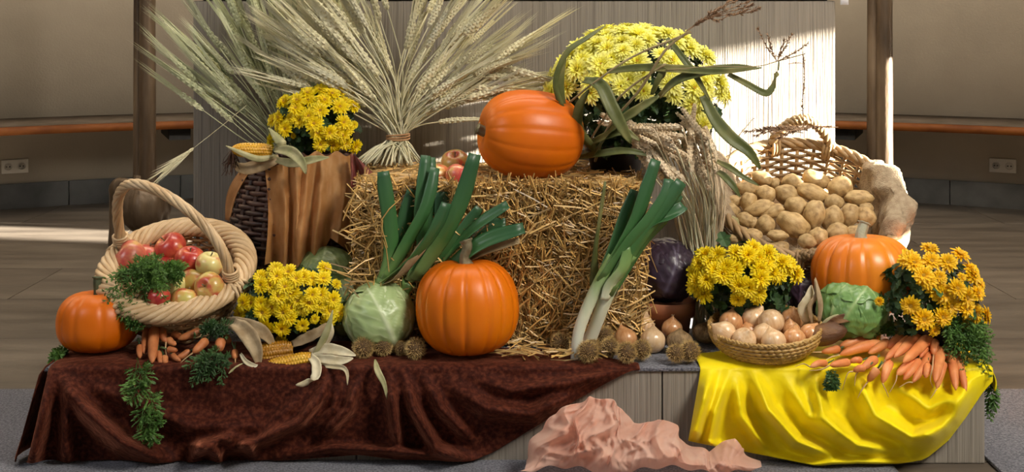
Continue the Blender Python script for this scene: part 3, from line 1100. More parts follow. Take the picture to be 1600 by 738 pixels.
def panel(name, mt, pxs, pyt, pyb, Yf, seed, label, amp=0.014, freq=5, parent=None, lean=None):
    """organza hanging from the rim: columns px from pxs[0] to pxs[1]; Yf(px, v) gives its distance"""
    m = MB()
    NX, NV = 60, 30
    vs, fs = [], []
    for i in range(NX + 1):
        u = i / NX
        for k in range(NV + 1):
            v = k / NV
            px0 = pxs[0] + (pxs[1] - pxs[0]) * u
            px = px0 + (lean(u, v) if lean else 0)
            py = pyt(px0) + (pyb(px0) - pyt(px0)) * v
            Y = Yf(px, v)
            q = u * freq * 2 * PI + 1.4 * math.sin(3 * v + seed) + 0.8 * math.sin(u * 9 + seed)
            am = amp * (0.45 + 0.75 * v)
            Y -= am * (1 + math.cos(q)) + 0.008 * fbm((u * 5, v * 5, seed))
            vs.append(P(px, py, Y))
    for i in range(NX):
        for k in range(NV):
            a = i * (NV + 1) + k
            fs.append((a, a + 1, a + NV + 2, a + NV + 1))
    return m.add(vs, fs).build(name, mt, parent)


def tb_front(px, v):
    x = (px - 800) / F * 3.40 - TB.x * 3.40 / 3.56
    z = TBH - 0.29 * v
    r = 0.15 - 0.015 * z / TBH + 0.058 * math.sin(PI * z / TBH) + 0.018
    return 3.56 - math.sqrt(max(0.0006, r * r - min(x * x, r * r * 0.98)))


sc = panel('organza_drape', M['tan_organza'], (414, 476), lambda x: 246 + 4 * math.sin(x * 0.2), lambda x: 418 + 6 * math.sin(x * 0.1), tb_front, 1.0, '', 0.020, 2.3, None, lambda u, v: -2 + 7 * math.sin(3 * v + u))
tag(sc, 'tan organza drape hanging down the left front of the tall dark basket', 'cloth')
sc = panel('organza_drape', M['tan_organza'], (474, 552), lambda x: 240 + 4 * math.sin(x * 0.2), lambda x: interp(x, [(474, 412), (500, 415), (522, 372), (552, 395)]), tb_front, 4.0, '', 0.022, 2.6, None, lambda u, v: -8 * math.sin(2.6 * v) * (1 - u) - 4 * v)
tag(sc, 'tan organza drape hanging down the right front of the tall dark basket', 'cloth')
# strip of organza down the basket's left flank
m = MB()
pp = smooth_path([P(404, 246, 3.50), P(385, 272, 3.49), P(366, 305, 3.49), P(357, 345, 3.49)], 16)
ribbon(m, pp, [0.010 + 0.012 * math.sin(PI * i / 15) for i in range(16)], (0.8, -0.6, 0.2), 0.5, 0.0015, cross=7)
tag(m.build('organza_strip', M['tan_organza']), 'narrow tan organza strip along the left edge of the tall dark basket', 'cloth')
m = MB()
vs, fs = [], []
for i in range(26):
    for k in range(16):
        u, v = i / 25, k / 15
        px = 547 + (10 + 36 * v) * u + 2 * v
        py = 240 + 5 * u + (62 - 26 * u) * v
        vs.append(P(px, py, 3.40 - 0.02 * math.sin(u * 9 + v * 2) - 0.03 * v))
for i in range(25):
    for k in range(15):
        fs.append((i * 16 + k, i * 16 + k + 1, i * 16 + 17 + k, i * 16 + 16 + k))
tag(m.add(vs, fs).build('organza_drape', M['red_organza']), 'dark red organza end between the tall basket and the straw bale', 'cloth')

# potato basket, tilted to the viewer and leaning on the altar
PB_T = math.radians(31)
pb_c = P(1262, 312, 3.50)
pb_n = Vector((0, -math.sin(PB_T), math.cos(PB_T)))
PB_H, PB_R = 0.275, 0.258
pb = thing('potato_basket', 'large brown wicker basket tilted forward and heaped with potatoes', 'basket', pb_c - pb_n * PB_H, (PB_T, 0, 0))
wicker(pb, 0.165, PB_R, PB_H, 22, 34, M['wicker_brown'], 0.0052, 0.0055, bulge=0.01)
m = MB()
rope(m, [Vector(((PB_R + 0.004) * math.cos(2 * PI * q / 120), (PB_R + 0.004) * math.sin(2 * PI * q / 120), PB_H + 0.006)) for q in range(120)], 0.009, 0.0085, 4, 12, closed=True)
m.build('braided_rim', M['wicker_brown'], pb)
for nm, ang, mt, hh, half in (('back_handle', PI / 2 - 0.12, M['wicker_brown'], 0.105, 0.36), ('front_handle', -PI / 2 - 0.13, M['wicker_brown'], 0.050, 0.17)):
    pts = []
    for q in range(30):
        a = ang + half - 2 * half * q / 29
        s = math.sin(PI * q / 29) ** 0.6
        r = PB_R + (0.02 if nm == 'front_handle' else 0.0) * s
        pts.append(Vector((r * math.cos(a), r * math.sin(a), PB_H - 0.01 + hh * s)))
    m = MB()
    rope(m, pts, 0.010, 0.0095, 3, 6)
    m.build(nm, mt, pb)
    for e in (2, 27):
        mm = MB()
        c = Vector((pts[e].x, pts[e].y, PB_H - 0.004))
        rd = Vector((c.x, c.y, 0)).normalized()
        for k in range(3):
            loop = [c + rd * (0.021 * math.cos(2 * PI * q / 14)) + Vector((0, 0, 0.030 * math.sin(2 * PI * q / 14))) + Vector((-rd.y, rd.x, 0)) * (0.009 * (k - 1)) for q in range(14)]
            tube(mm, loop, 0.0048, 5, closed=True)
        mm.build('handle_binding', mt, pb)


# burlap lining, with a fat roll over the right rim and a flap at the left
def rim_flap(a0, a1, prof, seed, NA=50):
    vs, fs = [], []
    pr_ = smooth_path([Vector((p[0], p[1], 0)) for p in prof], 34)
    for i in range(NA + 1):
        u = i / NA
        a = a0 + (a1 - a0) * u
        e = min(1, 6 * u + 0.35, 6 * (1 - u) + 0.35)
        for k, p in enumerate(pr_):
            d = 0.012 * fbm((a * 4, k * 0.16, seed)) + 0.008 * math.sin(a * 13 + k * 0.25)
            r = PB_R + (p.x + d) * e
            z = PB_H + (p.y + d * 0.8) * (e if p.y > 0 else 1)
            vs.append((r * math.cos(a), r * math.sin(a), z))
    n = len(pr_)
    for i in range(NA):
        for k in range(n - 1):
            fs.append((i * n + k, i * n + k + 1, (i + 1) * n + k + 1, (i + 1) * n + k))
    return vs, fs


sack = thing('burlap_sack', 'beige burlap sack lining the potato basket and rolled over its right rim', 'sack', pb.location, pb.rotation_euler)
m = MB()
m.add(*rim_flap(-0.75, 0.66, [(-0.06, -0.10), (-0.045, -0.03), (-0.045, 0.015), (-0.028, 0.040), (0.005, 0.046), (0.024, 0.028), (0.028, -0.005), (0.022, -0.06), (0.014, -0.12)], 2))
o = m.build('rolled_edge', M['burlap'], sack)
s = o.modifiers.new('t', 'SOLIDIFY')
s.thickness = 0.003
m = MB()
m.add(*rim_flap(2.45, 3.5, [(-0.10, -0.08), (-0.05, -0.02), (-0.01, 0.035), (0.02, 0.05), (0.04, 0.02), (0.04, -0.05)], 6))
o = m.build('left_flap', M['burlap'], sack)
s = o.modifiers.new('t', 'SOLIDIFY')
s.thickness = 0.003
m = MB()
lathe(m, [(0.0, PB_H - 0.105), (0.12, PB_H - 0.105), (0.19, PB_H - 0.115), (0.225, PB_H - 0.13)], 40, lambda a, i: 1 + 0.01 * math.sin(6 * a))
m.build('lining', M['burlap'], sack)

# potatoes
M['potato'] = mat('potato', [(0.30, (0.30, 0.185, 0.075)), (0.5, (0.50, 0.335, 0.145)), (0.7, (0.60, 0.43, 0.21))], 2.2, 0.6, 0.25, 14, objr=0.12, detail=6, bdist=0.005)
M['potato_green'] = mat('potato_green', [(0.30, (0.24, 0.21, 0.09)), (0.5, (0.36, 0.32, 0.15)), (0.7, (0.45, 0.40, 0.2))], 2.2, 0.6, 0.25, 14, detail=6, bdist=0.005)


def blob(mb_, n, rough_, seed, sq=1.0):
    vs, fs = [], []
    NB, NA = n, n + 8
    for i in range(NB + 1):
        ph = PI * i / NB
        for k in range(NA):
            th = 2 * PI * k / NA
            d = Vector((math.sin(ph) * math.cos(th), math.sin(ph) * math.sin(th), math.cos(ph)))
            f = 1 + rough_ * fbm(d * 1.1 + Vector((seed * 3.1, seed, 0)), 2) + 0.25 * rough_ * fbm(d * 3 + Vector((seed, 5, 0)), 2)
            for (ex, ey, ez) in ((0.5, 0.6, 0.62), (-0.4, 0.7, -0.5), (0.2, -0.9, 0.3), (-0.8, -0.3, 0.5)):
                f -= 0.035 * rough_ * 5 * math.exp(-((d - Vector((ex, ey, ez)).normalized()).length / 0.13) ** 2)
            vs.append(d * f)
    for i in range(NB):
        for k in range(NA):
            l = (k + 1) % NA
            fs.append((i * NA + k, (i + 1) * NA + k, (i + 1) * NA + l, i * NA + l))
    return mb_.add(vs, fs)


pot_me = [blob(MB(), 20, 0.14, q + 1).mesh('potato', M['potato']) for q in range(7)]
pot_green = blob(MB(), 20, 0.14, 3).mesh('potato', M['potato_green'])
PO = [(268, 323, 100, 62, 20, 'topmost long potato at the back left of the heap, beside a leaf'), (195, 370, 102, 62, 5, 'potato at the left edge of the heap, under the long green leaf'),
      (285, 395, 86, 76, 10, 'round potato left of the centre near the back of the heap'), (330, 350, 52, 58, 0, 'small potato squeezed behind two big ones at the upper left of the heap'),
      (405, 338, 90, 66, 10, 'shaded potato in the back row against the woven wall, left of the big one'), (515, 328, 122, 80, 22, 'big potato at the top of the heap against the woven wall'),
      (500, 390, 142, 76, 20, 'long pale potato below the topmost big one in the basket'), (380, 398, 102, 86, 20, 'rounded potato left of the long pale one, upper middle of the heap'),
      (425, 455, 106, 92, 20, 'plump potato right in the middle of the heap'), (630, 362, 90, 104, 60, 'shaded upright potato at the back right beside the burlap roll'),
      (715, 412, 126, 70, 4, 'wide flat potato at the right beside the burlap roll'), (600, 432, 86, 66, 5, 'small roundish potato right of the long pale one'),
      (205, 430, 70, 86, 15, 'upright potato on the left of the heap below the green leaf'), (140, 428, 72, 52, 0, 'potato at the far left edge of the heap behind dry stalks'),
      (260, 460, 132, 70, -14, 'long potato lying across the left middle of the heap'), (120, 468, 84, 62, 20, 'brownish potato at the left rim touching the dry stalks'),
      (310, 475, 116, 62, -18, 'oval potato leaning right below the long left one'), (508, 490, 94, 130, 10, 'tall potato standing at the centre right of the heap'),
      (592, 508, 96, 108, 15, 'egg shaped potato right of the tall standing one'), (672, 490, 82, 104, 20, 'upright potato right of the egg shaped one'),
      (742, 500, 94, 86, 30, 'potato at the lower right, next to the burlap fold'), (750, 458, 62, 44, 10, 'potato peeping out between burlap and the wide flat one'),
      (410, 533, 148, 100, 30, 'largest potato of the heap, lying at the lower middle'), (190, 512, 76, 62, 20, 'small potato at the lower left, above the smallest one'),
      (225, 530, 52, 56, 0, 'smallest potato, wedged between two at the lower left'), (283, 537, 88, 82, 5, 'round potato left of the largest one, lower in the heap'),
      (135, 540, 56, 82, 0, 'greenish potato standing at the lower left rim'), (220, 592, 92, 70, -10, 'bright potato at the lower left just above the yellow flowers'),
      (615, 570, 100, 76, -20, 'potato near the front right, above the pumpkin'), (525, 592, 82, 82, 0, 'round potato at the front, right below the tall standing one'),
      (692, 574, 86, 64, -20, 'potato at the front right close to the pale pumpkin stem'), (340, 585, 94, 48, 5, 'flat potato at the front above the braided front handle'),
      (475, 612, 82, 62, 15, 'potato at the front beside the right end of the braided front handle'), (575, 625, 76, 50, -10, 'potato at the front rim just left of the pumpkin'),
      (180, 570, 52, 46, 0, 'little shaded potato at the lower left behind the bright one'), (148, 603, 72, 46, 10, 'shaded potato at the lowest left of the heap'),
      (345, 640, 84, 62, 0, 'dark potato under the braided front handle, left'), (440, 680, 82, 52, 0, 'dark potato under the braided front handle, right'),
      (365, 682, 62, 42, 0, 'potato low at the front rim just above the yellow flowers'), (520, 668, 62, 46, 0, 'potato at the front rim behind the right end of the handle')]
for i, (cx, cy, w_, h_, an, lb) in enumerate(PO):
    px, py = 1100 + cx / 2.9515, 170 + cy / 2.952
    p = on_plane(px, py, pb_c, pb_n, -0.012 + 0.012 * ((i * 7) % 5) / 4 - (0.03 if cy > 630 else 0) - (0.015 if w_ < 66 else 0))
    k = p.y / F / 2.95 / 2 * 1.09
    ar = math.radians(an)
    m3 = Matrix(((math.cos(ar), 0, math.sin(ar)), (0, 1, 0), (-math.sin(ar), 0, math.cos(ar))))
    me = pot_green if 'greenish' in lb else pot_me[i % 7]
    o = inst('potato', me, None, trs(p, m3, (w_ * k, min(w_, h_) * k * 1.0, h_ * k)))
    tag(o, lb, 'potato', 'potatoes heaped in the wicker basket')

# onion bowl
OB = P(1196, 553, 3.105)
OT = math.radians(7)
ob = thing('onion_basket', 'shallow round woven basket of golden cane holding onions', 'basket', (OB.x, 3.105, STEP_Z + 0.014), (OT, -0.05, 0))
OH, OR0, OR1 = 0.062, 0.082, 0.138
m = MB()
nr = 9
for k in range(nr):
    f = k / (nr - 1)
    r = OR0 + (OR1 - OR0) * math.sin(f * PI / 2) ** 0.8
    z = OH * f ** 1.25
    n = 156
    tube(m, [Vector(((r + 0.0017 * (1 if (i + k) % 3 else -1)) * math.cos(2 * PI * i / n), (r + 0.0017 * (1 if (i + k) % 3 else -1)) * math.sin(2 * PI * i / n), z)) for i in range(n)], 0.0046, 5, closed=True)
m.build('woven_side', M['wicker_gold'], ob)
m = MB()
rope(m, [Vector(((OR1 + 0.001) * math.cos(2 * PI * q / 110), (OR1 + 0.001) * math.sin(2 * PI * q / 110), OH + 0.004)) for q in range(110)], 0.003, 0.0034, 2, 40, closed=True)
m.build('rim', M['wicker_gold'], ob)
m = MB()
lathe(m, [(0.0, -0.002), (OR0, -0.002), (OR0 + 0.004, 0.003), (OR0, 0.006), (0.0, 0.006)], 40)
m.build('base', M['wicker_gold'], ob)

# onions
M['onion'] = mat('onion', [(0.25, (0.50, 0.20, 0.07)), (0.5, (0.66, 0.33, 0.14)), (0.8, (0.76, 0.46, 0.24))], 1.0, 0.3, 0.10, 3, stretch=(5, 5, 0.5), coat=0.5, objr=0.10, bdist=0.003)
M['onion_pale'] = mat('onion_pale', [(0.25, (0.64, 0.38, 0.19)), (0.5, (0.76, 0.52, 0.30)), (0.8, (0.82, 0.64, 0.42))], 1.0, 0.3, 0.10, 3, stretch=(5, 5, 0.5), coat=0.5, objr=0.08, bdist=0.003)
M['onion_skin'] = mat('onion_skin', two((0.50, 0.32, 0.15), (0.68, 0.48, 0.26)), 20, 0.6, 0.2, 60)
M['onion_brown'] = mat('onion_brown', two((0.20, 0.12, 0.05), (0.42, 0.28, 0.14)), 1.5, 0.5, 0.5, 5, stretch=(4, 4, 1))


def onion_mesh(seed, mt):
    prof = []
    for i in range(25):
        ph = PI * i / 24
        r = math.sin(ph) if 0 < i < 24 else 0
        z = -math.cos(ph)
        if z > 0.75:
            f = (z - 0.75) / 0.25
            z += 0.24 * f ** 1.6
            r *= 1 - 0.25 * f
        prof.append((r + (0.07 if i == 23 else 0), z * 0.93))
    prof[-1] = (0.05, prof[-1][1] + 0.10)
    m = MB()
    lathe(m, prof, 28, lambda a, i: 1 + 0.012 * math.cos(3 * a + seed) + 0.006 * math.cos(11 * a))
    return m.mesh('bulb', mt)


on_me = {k: onion_mesh(k, M['onion'] if k < 3 else M['onion_pale']) for k in range(5)}
on_me['b'] = onion_mesh(7, M['onion_brown'])
nm_ = MB()
for k in range(5):
    a = 2 * PI * k / 5
    tube(nm_, smooth_path([(0.04 * math.cos(a), 0.04 * math.sin(a), 1.0), (0.05 * math.cos(a), 0.05 * math.sin(a), 1.25), (0.15 * math.cos(a + 1), 0.15 * math.sin(a + 1), 1.5)], 6), [0.06, 0.055, 0.05, 0.04, 0.03, 0.015], 5)
neck_me = nm_.mesh('papery_neck', M['onion_skin'])


def onion(label, p, dpx, v, axis, group=None, neck=True):
    r = dpx / 2 / F * p.y
    t = thing('onion', label, 'onion', p, group=group)
    t.rotation_euler = basis(axis, RN.uniform(0, 6)).to_euler()
    o = inst('bulb', on_me[v], t)
    o.scale = (r, r, r * (0.8 if v == 'b' else 1.0))
    if neck:
        o = inst('papery_neck', neck_me, t)
        o.scale = (r, r, r * 0.92)
    return t


ob_n = Vector((0, -math.sin(OT), math.cos(OT)))
ob_c = Vector((OB.x, 3.105, STEP_Z + 0.014)) + ob_n * OH
ONI = [(1142, 504, 37, 1, 3.13, (0.2, 0.5, 0.8), 'brown onion at the back left of the round woven basket'), (1178, 498, 39, 3, 3.14, (0.6, -0.1, 0.9), 'onion at the back of the woven basket beneath the yellow flowers'),
       (1205, 503, 41, 3, 3.09, (0.3, -0.1, -1), 'big pale onion at the top middle of the woven basket'), (1237, 500, 36, 2, 3.15, (0.1, -0.2, 1), 'brown skinned onion at the back right of the woven basket'),
       (1132, 521, 38, 4, 3.06, (-0.9, 0.3, 0.6), 'glossy onion at the left edge of the woven basket'), (1163, 531, 38, 3, 3.03, (0.2, -0.6, 0.8), 'pale onion in the front row of the woven basket, second from left'),
       (1193, 525, 38, 4, 3.06, (0.3, 0.4, 0.9), 'onion in the middle of the woven basket behind the front row'), (1209, 534, 39, 3, 3.02, (-0.2, 0.5, 0.9), 'pale onion at the front centre of the woven basket'),
       (1241, 530, 36, 0, 3.04, (0.2, 0.5, 0.8), 'onion in the front row of the woven basket, second from right'), (1266, 522, 33, 0, 3.07, (0.7, 0.2, 0.9), 'reddish brown onion at the right edge of the woven basket'),
       (1170, 518, 30, 2, 3.12, (0, 0.2, 1), 'onion mostly hidden in the middle of the woven basket'), (1235, 517, 32, 1, 3.11, (0, 0.2, 1), 'onion half hidden behind the front row at the right of the basket')]
for i_, (px, py, d, v, Y, ax, lb) in enumerate(ONI):
    onion(lb, P(px, py, Y), d, v, ax, 'onions in the round woven basket', neck=ax[2] > 0 and i_ % 2 == 0)
ONL = [(1004, 510, 38, 3, 3.22, (0.3, 0.2, 1), 'pale onion at the back, before the terracotta pot'), (1050, 514, 33, 0, 3.20, (0.05, -0.1, 1), 'onion with a tall papery neck before the terracotta pot'),
       (977, 531, 38, 0, 3.13, (-0.3, 0.4, 1), 'orange brown onion between chestnut burrs'), (1020, 533, 40, 3, 3.13, (0.1, 0.5, 0.9), 'pale onion in the middle behind the chestnut burrs'),
       (966, 518, 30, 1, 3.22, (0, 0.2, 1), 'shaded onion at the far left of the loose onions beside the leek'), (1062, 536, 42, 'b', 3.12, (0.1, 0.6, 1), 'large rough brown onion bulb behind two chestnut burrs'),
       (1102, 524, 40, 'b', 3.20, (0.3, 0.2, 1), 'shaded brown onion left of the round woven basket')]
for px, py, d, v, Y, ax, lb in ONL:
    r = d / 2 / F * Y
    p = P(px, py, Y)
    p.z = max(p.z, STEP_Z + 0.93 * r)
    onion(lb, p, d, v, ax, 'loose onions on the step', neck=v != 'b')

# ------------------------------------------------------------------ cabbages
M['cabbage_white'] = mat('cabbage_white', [(0.0, (0.30, 0.42, 0.16)), (0.35, (0.42, 0.54, 0.25)), (1.0, (0.70, 0.78, 0.52))], 7, 0.38, 0.15, 30, attr=True, nvar=0.45, coat=0.12, bdist=0.004)
M['cabbage_dull'] = mat('cabbage_dull', [(0.0, (0.16, 0.22, 0.075)), (0.4, (0.23, 0.30, 0.11)), (1.0, (0.36, 0.42, 0.20))], 7, 0.42, 0.15, 30, attr=True, nvar=0.45, coat=0.1, bdist=0.004)
M['cabbage_green'] = mat('cabbage_green', [(0.0, (0.10, 0.22, 0.055)), (0.35, (0.18, 0.33, 0.10)), (1.0, (0.38, 0.50, 0.22))], 7, 0.42, 0.2, 30, attr=True, nvar=0.45, coat=0.1, bdist=0.004)
M['cabbage_red'] = mat('cabbage_red', [(0.0, (0.020, 0.012, 0.022)), (0.4, (0.040, 0.022, 0.042)), (1.0, (0.11, 0.09, 0.14))], 6, 0.42, 0.2, 30, attr=True, nvar=0.8, coat=0.12, bdist=0.004)
M['cabbage_dark'] = mat('cabbage_dark', [(0.0, (0.020, 0.010, 0.020)), (0.4, (0.040, 0.018, 0.034)), (1.0, (0.13, 0.08, 0.13))], 6, 0.42, 0.2, 30, attr=True, nvar=0.5, coat=0.12, bdist=0.004)


def cabbage(label, loc, R_, mt, seed, leaves, squash=0.95, flare=0.02):
    """leaves: (direction of the leaf's middle, direction its midrib runs to, half size in radians)"""
    t = thing('cabbage', label, 'cabbage', loc)
    m = MB()
    blob(m, 22, 0.03, seed)
    m.v = [(p[0] * R_ * 0.965, p[1] * R_ * 0.965, p[2] * R_ * 0.965 * squash) for p in m.v]
    m.build('heart', mt, t)
    for j, (cd_, rd_, hs) in enumerate(leaves):
        c = Vector(cd_).normalized()
        a = Vector(rd_)
        a = (a - c * a.dot(c)).normalized()
        b = c.cross(a)
        n = 34
        vs, fs, ts = [], [], []
        for i in range(n + 1):
            for k in range(n + 1):
                u, v = 2 * k / n - 1, 2 * i / n - 1
                # square to disc
                du, dv = u * math.sqrt(1 - v * v / 2), v * math.sqrt(1 - u * u / 2)
                rr = math.hypot(du, dv)
                rr2 = 1 + 0.06 * math.sin(5 * math.atan2(du, dv) + seed + j) + 0.03 * math.sin(11 * math.atan2(du, dv) + j)
                x, y = du * hs * rr2, dv * hs * 1.1 * rr2
                ln = math.hypot(x, y) + 1e-9
                d = c * math.cos(ln) + (a * y + b * x) / ln * math.sin(ln)
                # veins
                ve = 0.95 * math.exp(-(abs(du) / (0.045 * (1.3 - dv * 0.7))) ** 2)
                for q in range(7):
                    y0 = -0.95 + 0.26 * q + (0.10 if du > 0 else 0)
                    yy = y0 + abs(du) * 0.75 + 0.25 * du * du
                    ve = max(ve, 0.6 * math.exp(-((dv - yy) / 0.030) ** 2) * (1 - 0.5 * abs(du)))
                R2 = R_ * (0.985 + 0.011 * j) + 0.0028 * ve * R_ / 0.09 + flare * R_ * 2.2 * rr ** 9 + 0.004 * fbm(d * 4 + Vector((seed, j, 0)), 2)
                vs.append((d.x * R2, d.y * R2, d.z * R2 * squash))
                ts.append(min(1, 0.18 + 0.7 * ve))
        for i in range(n):
            for k in range(n):
                q = i * (n + 1) + k
                fs.append((q, q + 1, q + n + 2, q + n + 1))
        o = m2 = MB().add(vs, fs, 0, ts).build('leaf', mt, t)
        s = o.modifiers.new('t', 'SOLIDIFY')
        s.thickness = 0.0016
    return t


p = P(592, 496, 3.15)
cabbage('pale green white cabbage at the front between yellow flowers and upright pumpkin', (p.x, 3.15, STEP_Z + 0.087), 0.092, M['cabbage_white'], 1,
        [((-0.6, -0.5, -0.2), (-0.3, 0, 1), 0.95), ((0.8, -0.4, 0.1), (0, 0, 1), 0.9), ((0.1, 0.3, 0.9), (0.2, -1, 0.2), 0.95), ((0.25, -1.0, 0.22), (-0.45, 0, 1), 1.05)], 0.94, 0.0)
p = P(512, 424, 3.36)
cabbage('dull green cabbage at the foot of the tall dark basket', (p.x, 3.34, p.z - 0.012), 0.088, M['cabbage_dull'], 2,
        [((-0.7, -0.6, 0.3), (0, 0, 1), 0.95), ((0.6, -0.8, 0.4), (-0.2, 0, 1), 1.0), ((0.0, -0.3, 1.0), (0, -1, 0), 0.9)], 0.9, 0.0)
p = P(548, 486, 3.26)
cabbage('smaller green cabbage half hidden behind the white one', (p.x, 3.265, STEP_Z + 0.080), 0.082, M['cabbage_dull'], 3,
        [((-0.3, -0.9, 0.3), (0, 0, 1), 1.0), ((0.6, -0.4, 0.6), (-0.4, 0, 1), 0.9), ((-0.4, -0.2, 0.9), (0.3, -1, 0), 0.9)], 0.96, 0.0)
p = P(1333, 484, 3.14)
cabbage('bright green cabbage with pale veins below the orange and yellow pumpkin', (p.x, 3.14, p.z), 0.088, M['cabbage_green'], 4,
        [((0.7, -0.6, 0.1), (0, 0, 1), 1.0), ((-0.7, -0.6, 0.1), (0.2, 0, 1), 0.95), ((0.0, -0.1, 1.0), (0.6, -1, 0), 0.95), ((-0.15, -0.9, 0.5), (0.5, 0, 0.8), 0.95)], 0.92, 0.02)
p = P(1040, 424, 3.30)
POTX = P(1042, 490, 3.30).x
cabbage('dark red cabbage sitting on a terracotta pot', (p.x, 3.30, p.z), 0.089, M['cabbage_red'], 5,
        [((-0.7, -0.6, 0.1), (0, 0, 1), 1.0), ((0.8, -0.5, 0.0), (0, 0, 1), 0.95), ((0.1, -0.2, 1.0), (0.2, -1, 0), 0.95), ((0.15, -0.95, 0.35), (0.35, 0, 1), 1.0)], 0.95, 0.0)
p = P(1262, 456, 3.27)
cabbage('small dark purple cabbage behind the onion basket', (p.x, 3.27, p.z - 0.01), 0.062, M['cabbage_dark'], 6,
        [((-0.5, -0.8, 0.3), (0, 0, 1), 1.0), ((0.5, -0.6, 0.5), (-0.4, 0, 1), 0.95)], 0.95, 0.0)

# terracotta pot
M['terracotta'] = mat('terracotta', two((0.36, 0.125, 0.055), (0.50, 0.20, 0.10)), 10, 0.75, 0.25, 60, bdist=0.003)
M['soil'] = mat('soil', two((0.02, 0.014, 0.01), (0.05, 0.035, 0.025)), 30, 0.9, 0.8, 60)
M['plastic_pot'] = mat('plastic_pot', two((0.025, 0.018, 0.014), (0.045, 0.03, 0.024)), 10, 0.5)


def flower_pot(name, parent, r0, r1, h, mt, rim=0.26):
    m = MB()
    lathe(m, [(0.0, 0.0), (r0, 0.0), (r0 + (r1 - r0) * (1 - rim), h * (1 - rim)), (r1 * 1.06, h * (1 - rim) + 0.001), (r1 * 1.10, h), (r1 * 0.99, h), (r1 * 0.95, h * 0.86), (0.0, h * 0.86)], 40)
    o = m.build(name, mt, parent)
    return o


tp = thing('terracotta_pot', 'terracotta flower pot under the dark red cabbage', 'pot', (POTX, 3.30, STEP_Z))
flower_pot('body', tp, 0.058, 0.070, 0.098, M['terracotta'], 0.42)

sp = thing('plant_pot', 'dark plant pot turned up under the orange and yellow pumpkin', 'pot', (P(1347, 428, 3.22).x, 3.22, STEP_Z))
flower_pot('body', sp, 0.045, 0.055, P(1347, 428, 3.22).z - 0.096 - STEP_Z, M['plastic_pot'])

# ------------------------------------------------------------------ flowers
M['petal_yellow'] = mat('petal_yellow', [(0.0, (0.82, 0.50, 0.0)), (0.35, (0.92, 0.70, 0.0)), (1.0, (0.95, 0.78, 0.004))], 3, 0.5, attr=True, transl=0.22, objr=0.08)
M['petal_lemon'] = mat('petal_lemon', [(0.0, (0.80, 0.72, 0.02)), (0.4, (0.92, 0.88, 0.13)), (1.0, (0.95, 0.93, 0.34))], 3, 0.5, attr=True, transl=0.22, objr=0.08)
M['petal_gold'] = mat('petal_gold', [(0.0, (0.66, 0.30, 0.0)), (0.35, (0.86, 0.50, 0.0)), (1.0, (0.93, 0.62, 0.004))], 3, 0.5, attr=True, transl=0.22, objr=0.08)
M['eye'] = mat('eye', two((0.40, 0.20, 0.01), (0.62, 0.36, 0.02)), 40, 0.8, 0.5, 90)
M['mum_leaf'] = mat('mum_leaf', [(0.0, (0.012, 0.034, 0.010)), (0.5, (0.025, 0.065, 0.016)), (1.0, (0.045, 0.10, 0.03))], 10, 0.55, attr=True, nvar=0.3, island=0.45, transl=0.12)
M['mum_stem'] = mat('mum_stem', two((0.05, 0.09, 0.025), (0.10, 0.15, 0.05)), 10, 0.6)


def flower_mesh(rings, seed, mt, eye=0.2, wid=0.19):
    rr = random.Random(seed)
    m = MB()
    for (n, L, tilt, z0) in rings:
        off = rr.uniform(0, 6)
        for k in range(n):
            a = off + 2 * PI * k / n + rr.uniform(-0.12, 0.12)
            tl = math.radians(tilt + rr.uniform(-9, 9))
            l = L * rr.uniform(0.86, 1.1)
            rx = Vector((math.cos(a), math.sin(a), 0))
            sx = Vector((-math.sin(a), math.cos(a), 0))
            up = Vector((0, 0, 1))
            d1 = rx * math.cos(tl) + up * math.sin(tl)
            d2 = rx * math.cos(tl - 0.35) + up * math.sin(tl - 0.35)
            b = rx * 0.08 + up * z0
            mid = b + d1 * (l * 0.6)
            tip = mid + d2 * (l * 0.4)
            ww = wid * rr.uniform(0.8, 1.15) * (0.6 + 0.4 * L)
            nn = d1.cross(sx) * (-0.25 * ww)
            vs = [b - sx * ww * 0.35, b + sx * ww * 0.35, mid - sx * ww - nn, mid + nn, mid + sx * ww - nn, tip - sx * ww * 0.35, tip + sx * ww * 0.35]
            m.add(vs, [(0, 1, 3, 2), (1, 4, 3), (2, 3, 5), (3, 6, 5), (3, 4, 6)], 0, [0.1 * L, 0.1 * L, 0.6 * L + .2, 0.5 * L + .1, 0.6 * L + .2, L, L])
    if eye > 0:
        e = MB()
        lathe(e, [(eye, 0.02), (eye * 0.95, 0.10), (eye * 0.6, 0.16), (0.0, 0.17)], 12)
        m.add(e.v, e.f, 1, [0] * len(e.v))
    return m.mesh('flower', [mt, M['eye']], smooth=False)


DAISY = [(17, 1.0, 4, 0.0), (15, 0.86, 20, 0.03), (11, 0.62, 40, 0.06)]
POMP = [(18, 1.0, -6, 0.0), (17, 0.95, 14, 0.03), (16, 0.84, 33, 0.06), (12, 0.66, 52, 0.08), (8, 0.45, 70, 0.10)]
SHAG = [(18, 1.0, 2, 0.0), (17, 0.92, 20, 0.03), (13, 0.72, 40, 0.05), (9, 0.46, 60, 0.08)]


